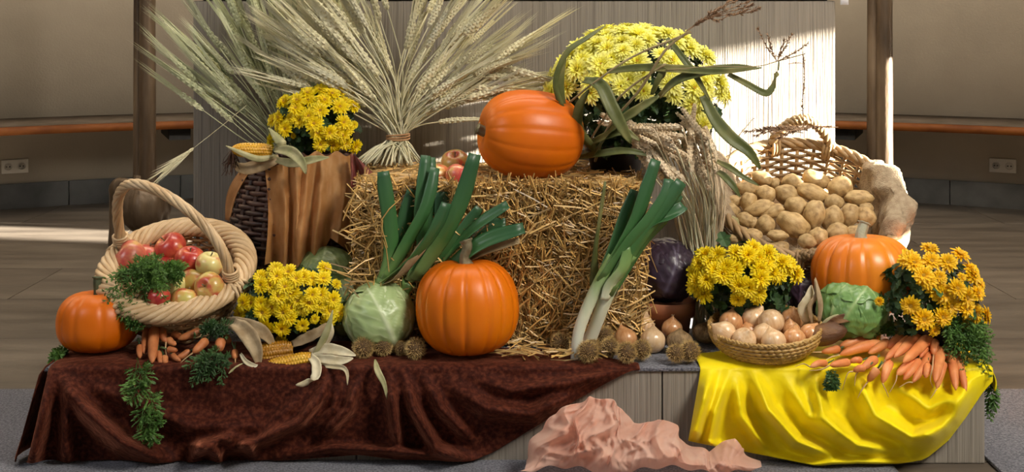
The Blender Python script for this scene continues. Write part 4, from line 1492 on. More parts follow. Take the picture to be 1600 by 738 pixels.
def leaf_cluster(mb_, p, n, s, rr):
    """one lobed chrysanthemum leaf"""
    n = Vector(n).normalized()
    t = n.orthogonal().normalized()
    t = Matrix.Rotation(rr.uniform(0, 6.28), 3, n) @ t
    b = n.cross(t)
    out = [(0, 0, 0), (0.28, 0.20, .02), (0.30, 0.42, .05), (0.46, 0.55, .02), (0.26, 0.66, .04), (0.22, 0.88, .0), (0, 1.05, -.08), (-0.22, 0.88, .0), (-0.26, 0.66, .04), (-0.46, 0.55, .02), (-0.30, 0.42, .05), (-0.28, 0.20, .02), (0, 0.55, -0.05)]
    vs = [p + b * (x * s) + t * (y * s) + n * (z * s * 1.5) for x, y, z in out]
    fs = [(i, i + 1, 12) for i in range(11)] + [(11, 0, 12)]
    c = rr.uniform(0.1, 0.9)
    mb_.add(vs, fs, 0, [c] * 12 + [min(1, c + 0.3)])


def mum(label, group, fl, ctr, rad, meshes, fsize, pot, nleaf=320, leafs=0.030, seed=1, foot=None, cone=0.55, up=0.25, low=-0.8, cat='flowers'):
    """chrysanthemum: fl = (px, py, size) of each flower on the bush's surface"""
    c = Vector(ctr)
    t = thing('chrysanthemum', label, cat, foot, group=group)
    rr = random.Random(seed)
    inv = -Vector(foot)
    stem = MB()
    for i, (px, py, s) in enumerate(fl):
        q = P(px, py, c.y)
        dx, dz = (q.x - c.x) / rad[0], (q.z - c.z) / rad[2]
        k = math.sqrt(max(0.03, 1 - dx * dx - dz * dz))
        Y = c.y - rad[1] * k + rr.uniform(-0.012, 0.012)
        p = P(px, py, Y)
        nrm = Vector((dx / rad[0], -k / rad[1], dz / rad[2])).normalized() * 1.0
        nrm = (nrm + Vector((rr.uniform(-.25, .25), -0.35, up + rr.uniform(-.2, .3)))).normalized()
        sc = fsize * s * rr.uniform(0.92, 1.08)
        o = inst('flower', meshes[i % len(meshes)], t, trs(p + inv, basis(nrm, rr.uniform(0, 6)), sc))
        b = c + Vector((0, 0.0, -rad[2] * 0.5))
        tube(stem, smooth_path([p - nrm * 0.003 + inv, p - nrm * 0.04 + inv, (p + b) / 2 + inv, b + inv], 7), 0.0016, 4)
    stem.build('stems', M['mum_stem'], t)
    m = MB()
    for _ in range(nleaf):
        z = rr.uniform(low, 0.92)
        a = rr.uniform(0, 2 * PI)
        q = math.sqrt(max(0, 1 - z * z))
        d = Vector((q * math.cos(a), q * math.sin(a), z))
        f = rr.uniform(0.55, 0.93)
        p = c + Vector((d.x * rad[0] * f, d.y * rad[1] * f, d.z * rad[2] * f))
        leaf_cluster(m, p + inv, (d + Vector((rr.uniform(-.6, .6), rr.uniform(-.6, .3), rr.uniform(-.3, .8)))), leafs * rr.uniform(0.7, 1.3), rr)
    tag(m.build('foliage', M['mum_leaf'], t, smooth=False), kind='stuff')
    if pot:
        r0, r1, h, mt = pot
        flower_pot('pot', t, r0, r1, h, mt)
        mm = MB()
        tube(mm, smooth_path([(0, 0, h * 0.86), Vector((0.003, 0, h)) , c + inv + Vector((0, 0, -rad[2] * 0.4))], 6), [0.007] * 6, 6)
        mm.build('main_stem', M['mum_stem'], t)
    return t


fy = [flower_mesh(DAISY, k, M['petal_yellow'], 0.2) for k in range(3)]
fp = [flower_mesh(POMP, k + 10, M['petal_yellow'], 0.0, 0.15) for k in range(3)]
flm = [flower_mesh(SHAG, k + 20, M['petal_lemon'], 0.16, 0.15) for k in range(3)]
fg = [flower_mesh(DAISY, k + 30, M['petal_gold'], 0.24) for k in range(3)]

# front left
L_ = [(215, 130), (260, 105), (300, 115), (370, 135), (410, 135), (415, 100), (450, 152, .6), (290, 160), (310, 180), (270, 190), (150, 245), (185, 210), (215, 215), (220, 240), (250, 225), (285, 240), (302, 255), (230, 285), (280, 290), (282, 335), (345, 280, .8), (330, 205), (345, 228), (375, 185), (400, 185), (365, 210), (395, 215), (430, 235), (422, 270), (382, 262, .6), (440, 200), (455, 240), (160, 210), (245, 155), (325, 135), (215, 155), (265, 128), (310, 225), (345, 130)]
fl = [(300 + q[0] / 1.995, 368 + q[1] / 1.995, q[2] if len(q) > 2 else 1) for q in L_]
c = P(452, 476, 3.16)
mum('yellow daisy-like chrysanthemum at the front left, beside the white cabbage', None, fl, (c.x, 3.17, c.z), (0.142, 0.10, 0.115), fy, 0.0225, (0.045, 0.058, 0.09, M['plastic_pot']), 330, 0.032, 2, (c.x, 3.17, STEP_Z))
# on the tall basket
L_ = [(255, 95), (235, 155), (265, 135), (260, 200), (205, 250), (305, 90), (315, 165), (320, 140), (350, 90), (395, 130), (410, 90), (370, 180), (385, 215), (395, 260), (395, 50), (440, 65), (470, 55), (455, 42), (470, 115), (490, 100), (522, 112), (485, 175), (500, 200), (455, 215), (480, 225), (445, 262), (490, 255), (530, 268), (526, 185, .5), (430, 215), (375, 130), (345, 62), (290, 228, .4), (300, 120), (285, 160), (350, 150), (420, 60), (215, 165), (240, 180)]
fl = [(340 + q[0] / 2.46, 120 + q[1] / 2.46, q[2] if len(q) > 2 else 1) for q in L_]
c = P(492, 192, 3.54)
mum('yellow chrysanthemum on top of the tall dark basket', None, fl, (c.x, 3.54, c.z), (0.130, 0.115, 0.105), fy, 0.0240, (0.06, 0.075, 0.12, M['plastic_pot']), 300, 0.034, 3, (c.x - 0.012, 3.56, STEP_Z + 0.30))
# right middle
L_ = [(110, 175), (140, 130), (205, 130), (95, 225), (105, 265), (150, 260), (135, 330), (195, 215), (295, 205), (300, 120), (390, 95), (365, 132), (420, 150), (470, 125), (430, 205), (490, 220), (430, 252), (522, 232), (575, 185), (612, 230), (545, 170), (320, 290), (365, 300), (412, 322), (312, 362, .8), (415, 352, .9), (250, 195), (95, 292), (340, 150), (235, 230), (460, 170), (170, 170), (265, 225)]
fl = [(1060 + q[0] / 3.354, 360 + q[1] / 3.354, q[2] if len(q) > 2 else 1) for q in L_]
c = P(1166, 442, 3.20)
mum('dense yellow chrysanthemum with pompon blooms behind the onion basket', None, fl, (c.x, 3.22, c.z), (0.145, 0.115, 0.115), fp, 0.0265, (0.05, 0.062, 0.10, M['plastic_pot']), 330, 0.038, 4, (c.x, 3.24, STEP_Z))
# far right
L_ = [(405, 40, .8), (340, 75), (410, 80), (460, 85), (500, 60), (385, 125), (425, 165), (435, 130, .7), (540, 130), (490, 165), (555, 180, .8), (520, 195), (450, 185), (345, 220), (385, 262), (445, 255), (470, 220), (520, 230), (550, 245), (580, 250), (520, 278), (247, 206, .5), (505, 130, .5), (560, 150, .8), (420, 298, .6), (355, 85), (395, 140), (535, 110)]
fl = [(1250 + q[0] / 1.995, 368 + q[1] / 1.995, q[2] if len(q) > 2 else 1) for q in L_]
c = P(1456, 462, 3.06)
mum('golden orange chrysanthemum with dark leaves at the far right of the step', None, fl, (c.x, 3.07, c.z - 0.01), (0.138, 0.085, 0.125), fg, 0.0260, (0.045, 0.058, 0.09, M['plastic_pot']), 330, 0.030, 5, (c.x + 0.01, 3.09, STEP_Z), low=-0.95)
# big pale bush on the bale
c = P(995, 150, 3.50)
fl = []
rr = random.Random(77)
k = 0
N_ = 240
for i in range(N_):
    zz = 1 - 1.55 * (i + 0.5) / N_
    an = i * 2.399963 + rr.uniform(-0.12, 0.12)
    q = math.sqrt(1 - zz * zz)
    d = Vector((q * math.cos(an), q * math.sin(an), zz))
    if d.y > 0.35:
        continue
    if (zz < 0.12 and rr.random() < 0.5 + 0.5 * max(0, -zz) + (0.25 if d.x < 0.3 else 0)) or (d.x > 0.25 and zz < 0.75 and rr.random() < 0.4):
        continue
    fl.append(d)
pale = thing('chrysanthemum', 'large dome of pale lemon chrysanthemums at the back, against the altar', 'flowers', (P(962, 250, 3.47).x, 3.47, BZ + 0.004))
inv = -Vector(pale.location)
RX, RY, RZ = 0.252, 0.24, 0.205
cz = Vector((c.x, 3.52, c.z - 0.012))
stem = MB()
for i, d in enumerate(fl):
    p = cz + Vector((d.x * RX, d.y * RY, d.z * RZ)) * rr.uniform(0.95, 1.04)
    nrm = (d + Vector((rr.uniform(-.25, .25), -0.25 + rr.uniform(-.2, .2), 0.2))).normalized()
    inst('flower', flm[i % 3], pale, trs(p + inv, basis(nrm, rr.uniform(0, 6)), 0.0375 * rr.uniform(0.75, 1.15)))
    tube(stem, [p + inv - nrm * 0.003, p + inv - nrm * 0.05, cz + inv + Vector((d.x * 0.06, d.y * 0.06, -0.05))], 0.0018, 4)
tag(stem.build('stems', M['mum_stem'], pale), kind='stuff')
m = MB()
for _ in range(1000):
    z = rr.uniform(-0.85, 0.95)
    a = rr.uniform(0, 2 * PI)
    q = math.sqrt(1 - z * z)
    d = Vector((q * math.cos(a), q * math.sin(a), z))
    f = rr.uniform(0.6, 0.96)
    p = cz + Vector((d.x * RX, d.y * RY, d.z * RZ)) * f
    leaf_cluster(m, p + inv, d + Vector((rr.uniform(-.6, .6), rr.uniform(-.6, .3), rr.uniform(-.3, .8))), 0.036 * rr.uniform(0.7, 1.3), rr)
tag(m.build('foliage', M['mum_leaf'], pale, smooth=False), kind='stuff')
flower_pot('pot', pale, 0.07, 0.085, 0.075, M['plastic_pot'])
m = MB()
tube(m, [(0, 0, 0.06), (0.01, 0.01, 0.12), cz + inv + Vector((0, 0, -0.05))], 0.012, 6)
m.build('main_stem', M['mum_stem'], pale)

# ------------------------------------------------------------------ leeks
M['leek'] = mat('leek', [(0.0, (0.88, 0.88, 0.78)), (0.20, (0.80, 0.84, 0.62)), (0.34, (0.24, 0.38, 0.12)), (0.52, (0.060, 0.175, 0.045)), (1.0, (0.028, 0.098, 0.040))], 30, 0.42, 0.15, 60, attr=True, nvar=0.10, stretch=(1, 1, 0.3), bdist=0.002, coat=0.1, transl=0.06)
M['dry_leaf'] = mat('dry_leaf', two((0.34, 0.24, 0.12), (0.52, 0.40, 0.22)), 20, 0.7, 0.3, 60, transl=0.15)
M['olive_leaf'] = mat('olive_leaf', [(0.3, (0.075, 0.095, 0.02)), (0.5, (0.14, 0.155, 0.045)), (0.72, (0.28, 0.25, 0.09))], 12, 0.5, 0.3, 60, stretch=(1, 1, 1), transl=0.18, bdist=0.003)


def px_path(pts, n):
    """(px, py, distance) points joined by a smooth curve"""
    return smooth_path([P(*q) for q in pts], n)


def leek_leaf(parent, pts, wpx, t0=0.30, t1=1.0, side=(1, 0.35, 0), fold=0.30, mt='leek', n=16, tipw=0.75):
    p = px_path(pts, n)
    Yv = pts[0][2]
    ws = []
    for i in range(n):
        u = i / (n - 1)
        ws.append(wpx / 2 / F * Yv * (0.75 + 0.25 * min(1, u * 4)) * (1 if u < 0.8 else 1 - (1 - tipw) * (u - 0.8) / 0.2))
    m = MB()
    ribbon(m, p, ws, side, fold, 0.0018, t=(t0, t1), cross=7)
    return m.build('leaf', M[mt], parent)


def leek(label, group, base_pts, r0, r1, leaves, dY=0.0):
    base_pts = [(x, y, Y + dY) for x, y, Y in base_pts]
    leaves = [(([(x, y, Y + dY) for x, y, Y in l[0][0]], l[0][1]), l[1]) for l in leaves]
    t = thing('leek', label, 'leek', P(*base_pts[0]), group=group)
    inv = -Vector(t.location)
    n = 18
    pth = px_path(base_pts, n)
    m = MB()
    tube(m, pth, [r0 + (r1 - r0) * (i / (n - 1)) + (0.25 * r0 * math.exp(-i / 1.5)) * (1 if i > 0 else 0.4) for i in range(n)], 14, flat=0.9, t0=0.0, t1=0.42)
    m.v = [tuple(Vector(v) + inv) for v in m.v]
    m.build('shaft', M['leek'], t)
    r = MB()
    for q in range(14):
        a = 2.4 * q
        d = Vector((math.cos(a) * 0.7, math.sin(a) * 0.7 - 0.2, -0.2 if pth[0].z > STEP_Z + 0.03 else 0.05))
        tube(r, smooth_path([pth[0] + inv, pth[0] + inv + d * 0.012, pth[0] + inv + d * 0.024], 4), [0.0009, 0.0008, 0.0006, 0.0004], 4)
    r.build('roots', M['onion_skin'], t)
    for lf in leaves:
        o = leek_leaf(t, *lf[0], **lf[1])
        o.data.transform(Matrix.Translation(inv))
    return t


def LF(pts, w, **kw):
    return ((pts, w), kw)


g = 'leeks leaning on the left of the straw bale'
leek('leek at the left with one straight upright blade, leaning on the straw bale', g, [(560, 500, 3.12), (575, 470, 3.11), (600, 436, 3.09)], 0.017, 0.020,
     [LF([(598, 440, 3.085), (611, 400, 3.07), (610, 350, 3.06), (603, 300, 3.05), (599, 268, 3.05)], 24),
      LF([(600, 440, 3.085), (622, 405, 3.07), (648, 360, 3.06), (664, 330, 3.06), (674, 296, 3.07), (680, 262, 3.09)], 20),
      LF([(598, 442, 3.08), (630, 420, 3.055), (660, 392, 3.04), (684, 355, 3.03), (699, 318, 3.03)], 24, side=(0.8, 0.4, 0.4)),
      LF([(600, 444, 3.07), (625, 432, 3.05), (648, 404, 3.04), (668, 374, 3.045)], 17, mt='dry_leaf', side=(0.8, 0.3, 0.4)),
      LF([(600, 432, 3.10), (622, 390, 3.10), (634, 340, 3.10), (646, 296, 3.11)], 24, t0=0.6)], 0.06)
leek('leek with several upright blades in the middle of the left bunch', g, [(600, 505, 3.14), (615, 475, 3.13), (640, 440, 3.10)], 0.018, 0.021,
     [LF([(640, 440, 3.09), (662, 395, 3.08), (658, 340, 3.07), (662, 290, 3.08), (666, 243, 3.10)], 22),
      LF([(648, 438, 3.08), (688, 382, 3.055), (708, 345, 3.04), (725, 305, 3.035), (743, 241, 3.03)], 27),
      LF([(640, 438, 3.09), (668, 390, 3.08), (672, 340, 3.09), (676, 300, 3.10), (674, 246, 3.12)], 18, t0=0.5),
      LF([(644, 436, 3.10), (680, 380, 3.09), (692, 340, 3.09), (690, 300, 3.10)], 26, t0=0.7)], 0.07)
leek('leek with blades spreading to the right above the upright pumpkin', g, [(640, 512, 3.16), (650, 480, 3.15), (664, 446, 3.12)], 0.018, 0.022,
     [LF([(660, 445, 3.10), (690, 430, 3.06), (725, 400, 3.04), (765, 374, 3.03), (819, 357, 3.03)], 24, side=(0.3, 0.5, 1)),
      LF([(668, 436, 3.10), (700, 400, 3.08), (728, 370, 3.06), (755, 346, 3.05), (794, 320, 3.05)], 20, side=(0.4, 0.5, 1)),
      LF([(664, 440, 3.11), (692, 405, 3.09), (714, 375, 3.08), (732, 350, 3.08), (750, 325, 3.08)], 20, t0=0.5),
      LF([(664, 440, 3.11), (715, 400, 3.09), (745, 365, 3.09), (765, 352, 3.09), (790, 348, 3.08)], 18, t0=0.6, side=(0.3, 0.5, 1)),
      LF([(668, 448, 3.09), (720, 412, 3.07), (760, 392, 3.05), (812, 376, 3.04)], 13, mt='dry_leaf', side=(0.3, 0.5, 1)),
      LF([(640, 462, 3.10), (680, 446, 3.10), (712, 420, 3.09), (738, 398, 3.08)], 28, t0=0.55, side=(0.4, 0.4, 0.9))], 0.085)
g = 'leeks leaning on the right of the straw bale'
leek('left leek of the white-shafted pair in front of the straw bale', g, [(900, 562, 3.055), (903, 525, 3.05), (915, 488, 3.045), (938, 440, 3.04), (960, 402, 3.04)], 0.0125, 0.0175,
     [LF([(936, 446, 3.035), (975, 385, 3.03), (995, 345, 3.03), (1010, 300, 3.03), (1026, 250, 3.04)], 23, t0=0.36),
      LF([(936, 448, 3.05), (958, 400, 3.06), (975, 350, 3.07), (994, 298, 3.08)], 24, t0=0.4),
      LF([(938, 442, 3.03), (985, 380, 3.01), (1015, 345, 3.01), (1042, 305, 3.02), (1046, 280, 3.03)], 22, t0=0.4)])
leek('right leek of the white-shafted pair with a pale swollen sheath', g, [(918, 540, 3.09), (930, 510, 3.075), (945, 470, 3.055), (965, 425, 3.045), (985, 395, 3.04)], 0.0145, 0.0200,
     [LF([(950, 462, 3.03), (985, 400, 3.02), (1015, 355, 3.015), (1045, 315, 3.02), (1066, 284, 3.03)], 26, t0=0.34),
      LF([(955, 458, 3.04), (995, 390, 3.035), (1025, 350, 3.03), (1050, 335, 3.03), (1069, 322, 3.04)], 22, t0=0.42, side=(0.6, 0.4, 0.6)),
      LF([(955, 460, 3.05), (1000, 385, 3.05), (1035, 345, 3.05), (1062, 304, 3.06)], 22, t0=0.5),
      LF([(945, 470, 3.03), (955, 445, 3.02), (975, 420, 3.01), (983, 385, 3.015)], 20, t0=0.18, t1=0.45)])
m = MB()
ribbon(m, px_path([(931, 452, 3.10), (930, 400, 3.08), (937, 345, 3.07), (946, 284, 3.07)], 14), [0.014, 0.014, 0.012, 0.010, 0.008, 0.006, 0.006, 0.005, 0.005, 0.005, 0.005, 0.005, 0.004, 0.003], (1, 0.3, 0), 0.5, 0.0015)
tag(m.build('maize_leaf', M['olive_leaf']), 'single narrow olive leaf standing upright against the straw bale beside the leek', 'leaf')

# ------------------------------------------------------------------ carrots
M['carrot'] = mat('carrot', [(0.30, (0.62, 0.175, 0.050)), (0.55, (0.74, 0.26, 0.085)), (0.72, (0.80, 0.36, 0.14))], 22, 0.5, 0.5, 60, objr=0.10, bdist=0.003)
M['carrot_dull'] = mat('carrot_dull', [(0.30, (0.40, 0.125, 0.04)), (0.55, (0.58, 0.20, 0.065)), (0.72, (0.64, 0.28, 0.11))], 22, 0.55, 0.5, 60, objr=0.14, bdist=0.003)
M['root_hair'] = mat('root_hair', two((0.55, 0.33, 0.15), (0.66, 0.45, 0.24)), 20, 0.7)
M['fern'] = mat('fern', two((0.045, 0.125, 0.016), (0.12, 0.25, 0.04)), 18, 0.6, island=0.35, transl=0.12)
M['fern_dark'] = mat('fern_dark', two((0.022, 0.065, 0.014), (0.055, 0.13, 0.03)), 18, 0.6, island=0.35, transl=0.12)


def carrot(label, a, b, wpx, group, mt, hair=None, sag=0.0):
    """a = crown, b = tip (px, py, Y); hair = further points of its thin root"""
    A, B = P(*a), P(*b)
    t = thing('carrot', label, 'carrot', A, group=group)
    r = 1.1 * wpx / 2 / F * a[2]
    rr = random.Random(int(a[0] * 7 + b[1]))
    n = 20
    mid = (A + B) / 2 + Vector((0, -0.004, sag + rr.uniform(-0.003, 0.003)))
    pth = [p - A for p in smooth_path([A, mid, B], n)]
    prof = [0.45, 0.82, 0.96, 1.0, 1.0, 0.99, 0.98, 0.96, 0.94, 0.92, 0.90, 0.87, 0.84, 0.81, 0.77, 0.72, 0.64, 0.52, 0.34, 0.10]
    m = MB()
    tube(m, pth, [r * q * (1 + 0.05 * noise.noise(Vector((i * 0.9, a[0], 1)))) for i, q in enumerate(prof)], 12)
    m.build('root', mt, t)
    m = MB()
    d = (A - B).normalized()
    for k in range(3):
        q = Vector((rr.uniform(-.4, .4), rr.uniform(-.2, .4), rr.uniform(-.1, .4)))
        tube(m, [-d * 0.002, d * 0.010 + q * 0.006, d * 0.02 + q * 0.018], [0.0022, 0.0018, 0.0012], 4)
    m.build('stalk_stub', M['mum_stem'], t)
    if hair:
        m = MB()
        hp = smooth_path([B] + [P(*q) for q in hair], 12)
        tube(m, [p - A for p in hp], [0.0021 * (1 - 0.7 * i / 11) for i in range(12)], 4)
        m.build('root_hair', M['root_hair'], t)
    return t


def c8(x, y, dY=0.0):
    px, py = 1240 + x / 4.6125, 480 + y / 4.6125
    Y = interp(y, [(150, 3.14), (300, 3.06), (400, 2.99), (480, 2.945), (700, 2.945)]) + dY
    if y > 420:
        Y = min(Y, 2.945 + dY * 0.3)
    return (px, py, Y)


CR = [((605, 200), (330, 285), 82, 0, None, 'topmost thick carrot at the upper left of the right bunch'),
      ((630, 268), (330, 345), 74, 0, [(250, 370), (220, 410)], 'thick carrot just under the topmost one in the right bunch'),
      ((682, 250), (540, 335), 60, -.01, None, 'short carrot in the upper middle of the right bunch, left of a cluster of four'),
      ((590, 375), (490, 445), 64, -.02, [(450, 490), (440, 570)], 'carrot with a long curling root hanging over the yellow cloth, left of centre'),
      ((485, 385), (405, 398), 46, -.02, None, 'stubby carrot end poking out in the lower left of the right bunch'),
      ((330, 300), (200, 325), 52, 0, [(120, 330), (70, 365)], 'carrot pointing left toward the onion basket, uppermost of those'),
      ((400, 398), (260, 422), 54, -.01, [(200, 450), (110, 460)], 'carrot pointing left below the onion basket rim, middle one'),
      ((235, 408), (120, 432), 48, -.005, [(70, 410), (10, 430)], 'leftmost carrot of the right bunch with a wavy root'),
      ((775, 220), (680, 300), 76, -.01, None, 'short fat carrot left of the long ones in the right bunch'),
      ((855, 212), (660, 380), 62, -.03, [(640, 420), (600, 460)], 'long carrot running down left from the top of the right bunch, first of three'),
      ((930, 190), (725, 365), 70, -.035, None, 'long carrot running down left in the right bunch, second of three'),
      ((1000, 195), (790, 400), 76, -.045, None, 'long carrot running down left in the right bunch, third and thickest of three'),
      ((965, 280), (910, 365), 52, -.02, [(905, 380), (900, 400)], 'small carrot peeping between two thick ones in the right bunch'),
      ((1014, 240), (1008, 345), 64, -.03, [(1000, 440), (985, 520), (1005, 580)], 'short upright carrot with a long straight root in the right bunch'),
      ((865, 390), (745, 490), 66, 0, [(735, 540), (690, 620)], 'slanting carrot in the lower row of the right bunch, first from left of three'),
      ((905, 385), (792, 525), 60, -.004, None, 'slanting carrot in the lower row of the right bunch, middle of three'),
      ((990, 330), (858, 545), 62, -.008, [(820, 545), (760, 580)], 'long slanting carrot in the lower row of the right bunch, right of three'),
      ((690, 395), (640, 550), 64, 0, [(660, 590), (685, 650)], 'upright carrot hanging in front of the yellow cloth, left of the middle'),
      ((605, 445), (535, 540), 58, 0, [(490, 600), (460, 660)], 'lowest carrot on the left, its root trailing on the yellow cloth'),
      ((965, 420), (950, 512), 54, .002, None, 'short carrot end hanging between slanting and upright ones'),
      ((1060, 300), (1020, 545), 76, -.02, None, 'thick upright carrot hanging over the step edge, right of centre'),
      ((1082, 400), (1030, 590), 58, 0, [(1010, 625), (985, 660)], 'carrot hanging lowest behind the thick upright one'),
      ((1112, 270), (1170, 600), 72, -.015, None, 'long carrot hanging steeply at the right end, left of the last two'),
      ((1150, 285), (1242, 612), 64, -.005, None, 'rightmost long carrot hanging steeply over the yellow cloth'),
      ((510, 440), (430, 465), 50, -.005, [(390, 480), (350, 600)], 'stubby shaded carrot low at the left, its root dangling')]
for a, b, w_, dY, hair, lb in CR:
    A, B = c8(*a, dY), c8(*b, dY)
    h = [c8(q[0], q[1], -0.004) for q in hair] if hair else None
    carrot(lb, A, B, w_ / 4.6125, 'carrots heaped over the yellow cloth', M['carrot'], h, 0.004)


def cL(x, y, dY=0.0):
    return (200 + x / 4.444, 490 + y / 4.444, interp(y, [(80, 3.14), (250, 3.06), (400, 3.01)]) + dY)


CL = [((130, 100), (112, 280), 46, 0, None, 'carrot standing at the left of the small bunch beside the little pumpkin'),
      ((186, 95), (168, 345), 70, -.02, None, 'thickest upright carrot of the small bunch beside the little pumpkin'),
      ((232, 105), (264, 200), 52, -.01, [(262, 260), (275, 330)], 'short carrot right of the thickest one in the small bunch'),
      ((82, 225), (84, 312), 40, 0, None, 'carrot tip at the far left of the small bunch'), ((212, 265), (234, 352), 42, -.005, None, 'carrot end low beside the thickest one in the small bunch'),
      ((255, 300), (268, 352), 44, -.005, None, 'orange carrot tip at the bottom of the small bunch'), ((505, 120), (345, 180), 56, 0, None, 'long carrot lying under the apple basket rim'),
      ((310, 142), (405, 172), 50, .005, None, 'carrot at the back of the small bunch below the basket'), ((280, 180), (335, 218), 46, -.005, None, 'short carrot in the middle of the small bunch'),
      ((545, 185), (450, 275), 60, -.02, [(380, 330), (310, 405)], 'carrot with a forked pale root in the middle of the small bunch'),
      ((645, 190), (636, 262), 66, -.02, None, 'carrot pointing its round end at the viewer among dark leaves'),
      ((280, 250), (345, 258), 42, -.01, None, 'small carrot crossing the middle of the bunch'), ((310, 285), (365, 332), 36, -.01, None, 'thin carrot low in the middle of the small bunch'),
      ((430, 262), (335, 312), 46, 0, None, 'shaded carrot low in the small bunch, right of the thin one'), ((742, 255), (746, 315), 40, 0, [(742, 350), (720, 375)], 'small shaded carrot tip beside the paper-like husk'),
      ((675, 155), (715, 195), 46, .01, None, 'shaded carrot behind the round ended one')]
for a, b, w_, dY, hair, lb in CL:
    h = [cL(q[0], q[1], -0.01) for q in hair] if hair else None
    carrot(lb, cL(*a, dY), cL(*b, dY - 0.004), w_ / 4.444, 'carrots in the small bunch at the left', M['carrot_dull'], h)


# ------------------------------------------------------------------ feathery greens
def frond(mb_, pth, L, n=9, s=0.012, rr=RN):
    """a carrot leaf: stalk with side sprays of small leaflets"""
    pth = smooth_path(pth, n + 2)
    tube(mb_, pth, [0.0011] * (n + 1) + [0.0006], 3)
    for i in range(2, n + 2):
        d = (pth[i] - pth[i - 1]).normalized()
        sd = d.orthogonal().normalized()
        sd = Matrix.Rotation(rr.uniform(0, 6.28), 3, d) @ sd
        l = L * math.sin(PI * (0.18 + 0.72 * i / (n + 1)))
        for s_ in (-1, 1):
            e = (sd * s_ + d * 0.7 + Vector((0, 0, rr.uniform(-.3, .2)))).normalized()
            q = [pth[i], pth[i] + e * l]
            tube(mb_, q, [0.0006, 0.0004], 3, cap=False)
            for k in range(4):
                o = pth[i] + e * (l * (0.3 + 0.24 * k))
                for s2 in (-1, 1):
                    f = (e + d.cross(e) * (0.9 * s2) + Vector((rr.uniform(-.3, .3), rr.uniform(-.3, .3), rr.uniform(-.3, .3)))).normalized()
                    w_ = f.orthogonal().normalized() * (s * 0.17)
                    mb_.add([o, o + f * s * 0.55 + w_, o + f * s, o + f * s * 0.55 - w_], [(0, 1, 2, 3)])


def greens(label, mt, fr, seed, group=None, L=0.016, s=0.0085):
    rr = random.Random(seed)
    m = MB()
    for pts in fr:
        frond(m, pts, L, 9, s, rr)
    o = m.build('carrot_greens', mt, smooth=False)
    return tag(o, label, 'greens', group)


rr = random.Random(3)
fr = []
for q in range(42):          # bunch on the apple basket's rim
    a = P(rr.uniform(225, 275), rr.uniform(425, 440), 3.18)
    ex, ey = rr.uniform(163, 262), rr.uniform(420, 478)
    b = P(ex, ey, 3.06 + rr.uniform(-0.02, 0.05))
    mid = (a + b) / 2 + Vector((0, -0.03, rr.uniform(0.01, 0.05)))
    fr.append([a, mid, b])
for q in range(12):
    a = P(rr.uniform(240, 270), 430, 3.17)
    fr.append([a, P(rr.uniform(255, 285), 418, 3.13), P(rr.uniform(262, 285), rr.uniform(418, 448), 3.10)])
for q in range(16):
    a = P(rr.uniform(180, 215), rr.uniform(455, 475), 3.08)
    fr.append([a, P(rr.uniform(190, 218), 488, 3.06), P(rr.uniform(200, 226), rr.uniform(490, 520), 3.05)])
greens('bunch of feathery green carrot tops over the rim of the apple basket', M['fern'], fr, 1)
fr = [[P(214, 560, 3.02), P(222, 585, 2.955), P(228, 630, 2.945), P(234, 688, 2.945)], [P(214, 566, 3.0), P(210, 590, 2.95), P(200, 610, 2.94)], [P(220, 590, 2.955), P(214, 610, 2.94), P(203, 625, 2.935)],
      [P(226, 615, 2.95), P(236, 625, 2.935), P(244, 650, 2.93)], [P(230, 640, 2.945), P(238, 655, 2.935), P(246, 664, 2.93)], [P(228, 630, 2.945), P(222, 648, 2.935), P(226, 660, 2.93)], [P(232, 660, 2.945), P(228, 672, 2.935), P(226, 682, 2.93)],
      [P(232, 655, 2.945), P(236, 674, 2.935), P(240, 690, 2.93)], [P(219, 575, 2.975), P(228, 585, 2.95), P(226, 600, 2.94)]]
greens('trailing sprig of green hanging down the brown velvet cloth', M['fern'], fr, 2, L=0.026, s=0.012)
fr = []
for q in range(11):
    a = P(rr.uniform(325, 365), rr.uniform(540, 560), 3.03)
    b = P(rr.uniform(290, 365), rr.uniform(560, 600), 2.975)
    fr.append([a, (a + b) / 2 + Vector((0, -0.02, 0.012)), b])
for q in range(6):
    a = P(rr.uniform(318, 350), rr.uniform(512, 530), 3.10)
    fr.append([a, P(rr.uniform(320, 360), 510, 3.08), P(rr.uniform(300, 370), rr.uniform(500, 525), 3.06)])
greens('dark feathery carrot leaves at the right of the small carrot bunch', M['fern_dark'], fr, 3)
fr = []
for q in range(10):
    a = P(rr.uniform(100, 112), 556, 3.12)
    fr.append([a, P(95, rr.uniform(548, 562), 3.09), P(rr.uniform(78, 94), rr.uniform(552, 570), 3.05)])
greens('little tuft of green leaves under the small pumpkin at the left end', M['fern'], fr, 4)
fr = []
for q in range(58):
    a = P(rr.uniform(1455, 1500), rr.uniform(505, 530), 3.10)
    b = P(rr.uniform(1475, 1552), rr.uniform(518, 590), 2.99 + rr.uniform(-0.02, 0.07))
    fr.append([a, (a + b) / 2 + Vector((0.01, -0.02, 0.03)), b])
for q in range(5):
    a = P(1545, 590, 3.03)
    fr.append([a, P(1550, 615, 3.02), P(rr.uniform(1543, 1558), rr.uniform(630, 655), 3.02)])
for q in range(14):
    a = P(rr.uniform(1375, 1400), rr.uniform(512, 522), 3.13)
    fr.append([a, P(rr.uniform(1370, 1400), 512, 3.11), P(rr.uniform(1358, 1412), rr.uniform(505, 530), 3.08)])
greens('mass of green carrot tops spilling over the right end of the step', M['fern'], fr, 5)
fr = [[P(1298, 578, 2.97), P(1300, 590, 2.945), P(1300 + dx, 606, 2.94)] for dx in (-8, -3, 2, 6)]
greens('small dark sprig of green on the yellow cloth below the carrots', M['fern_dark'], fr, 6, L=0.014, s=0.01)

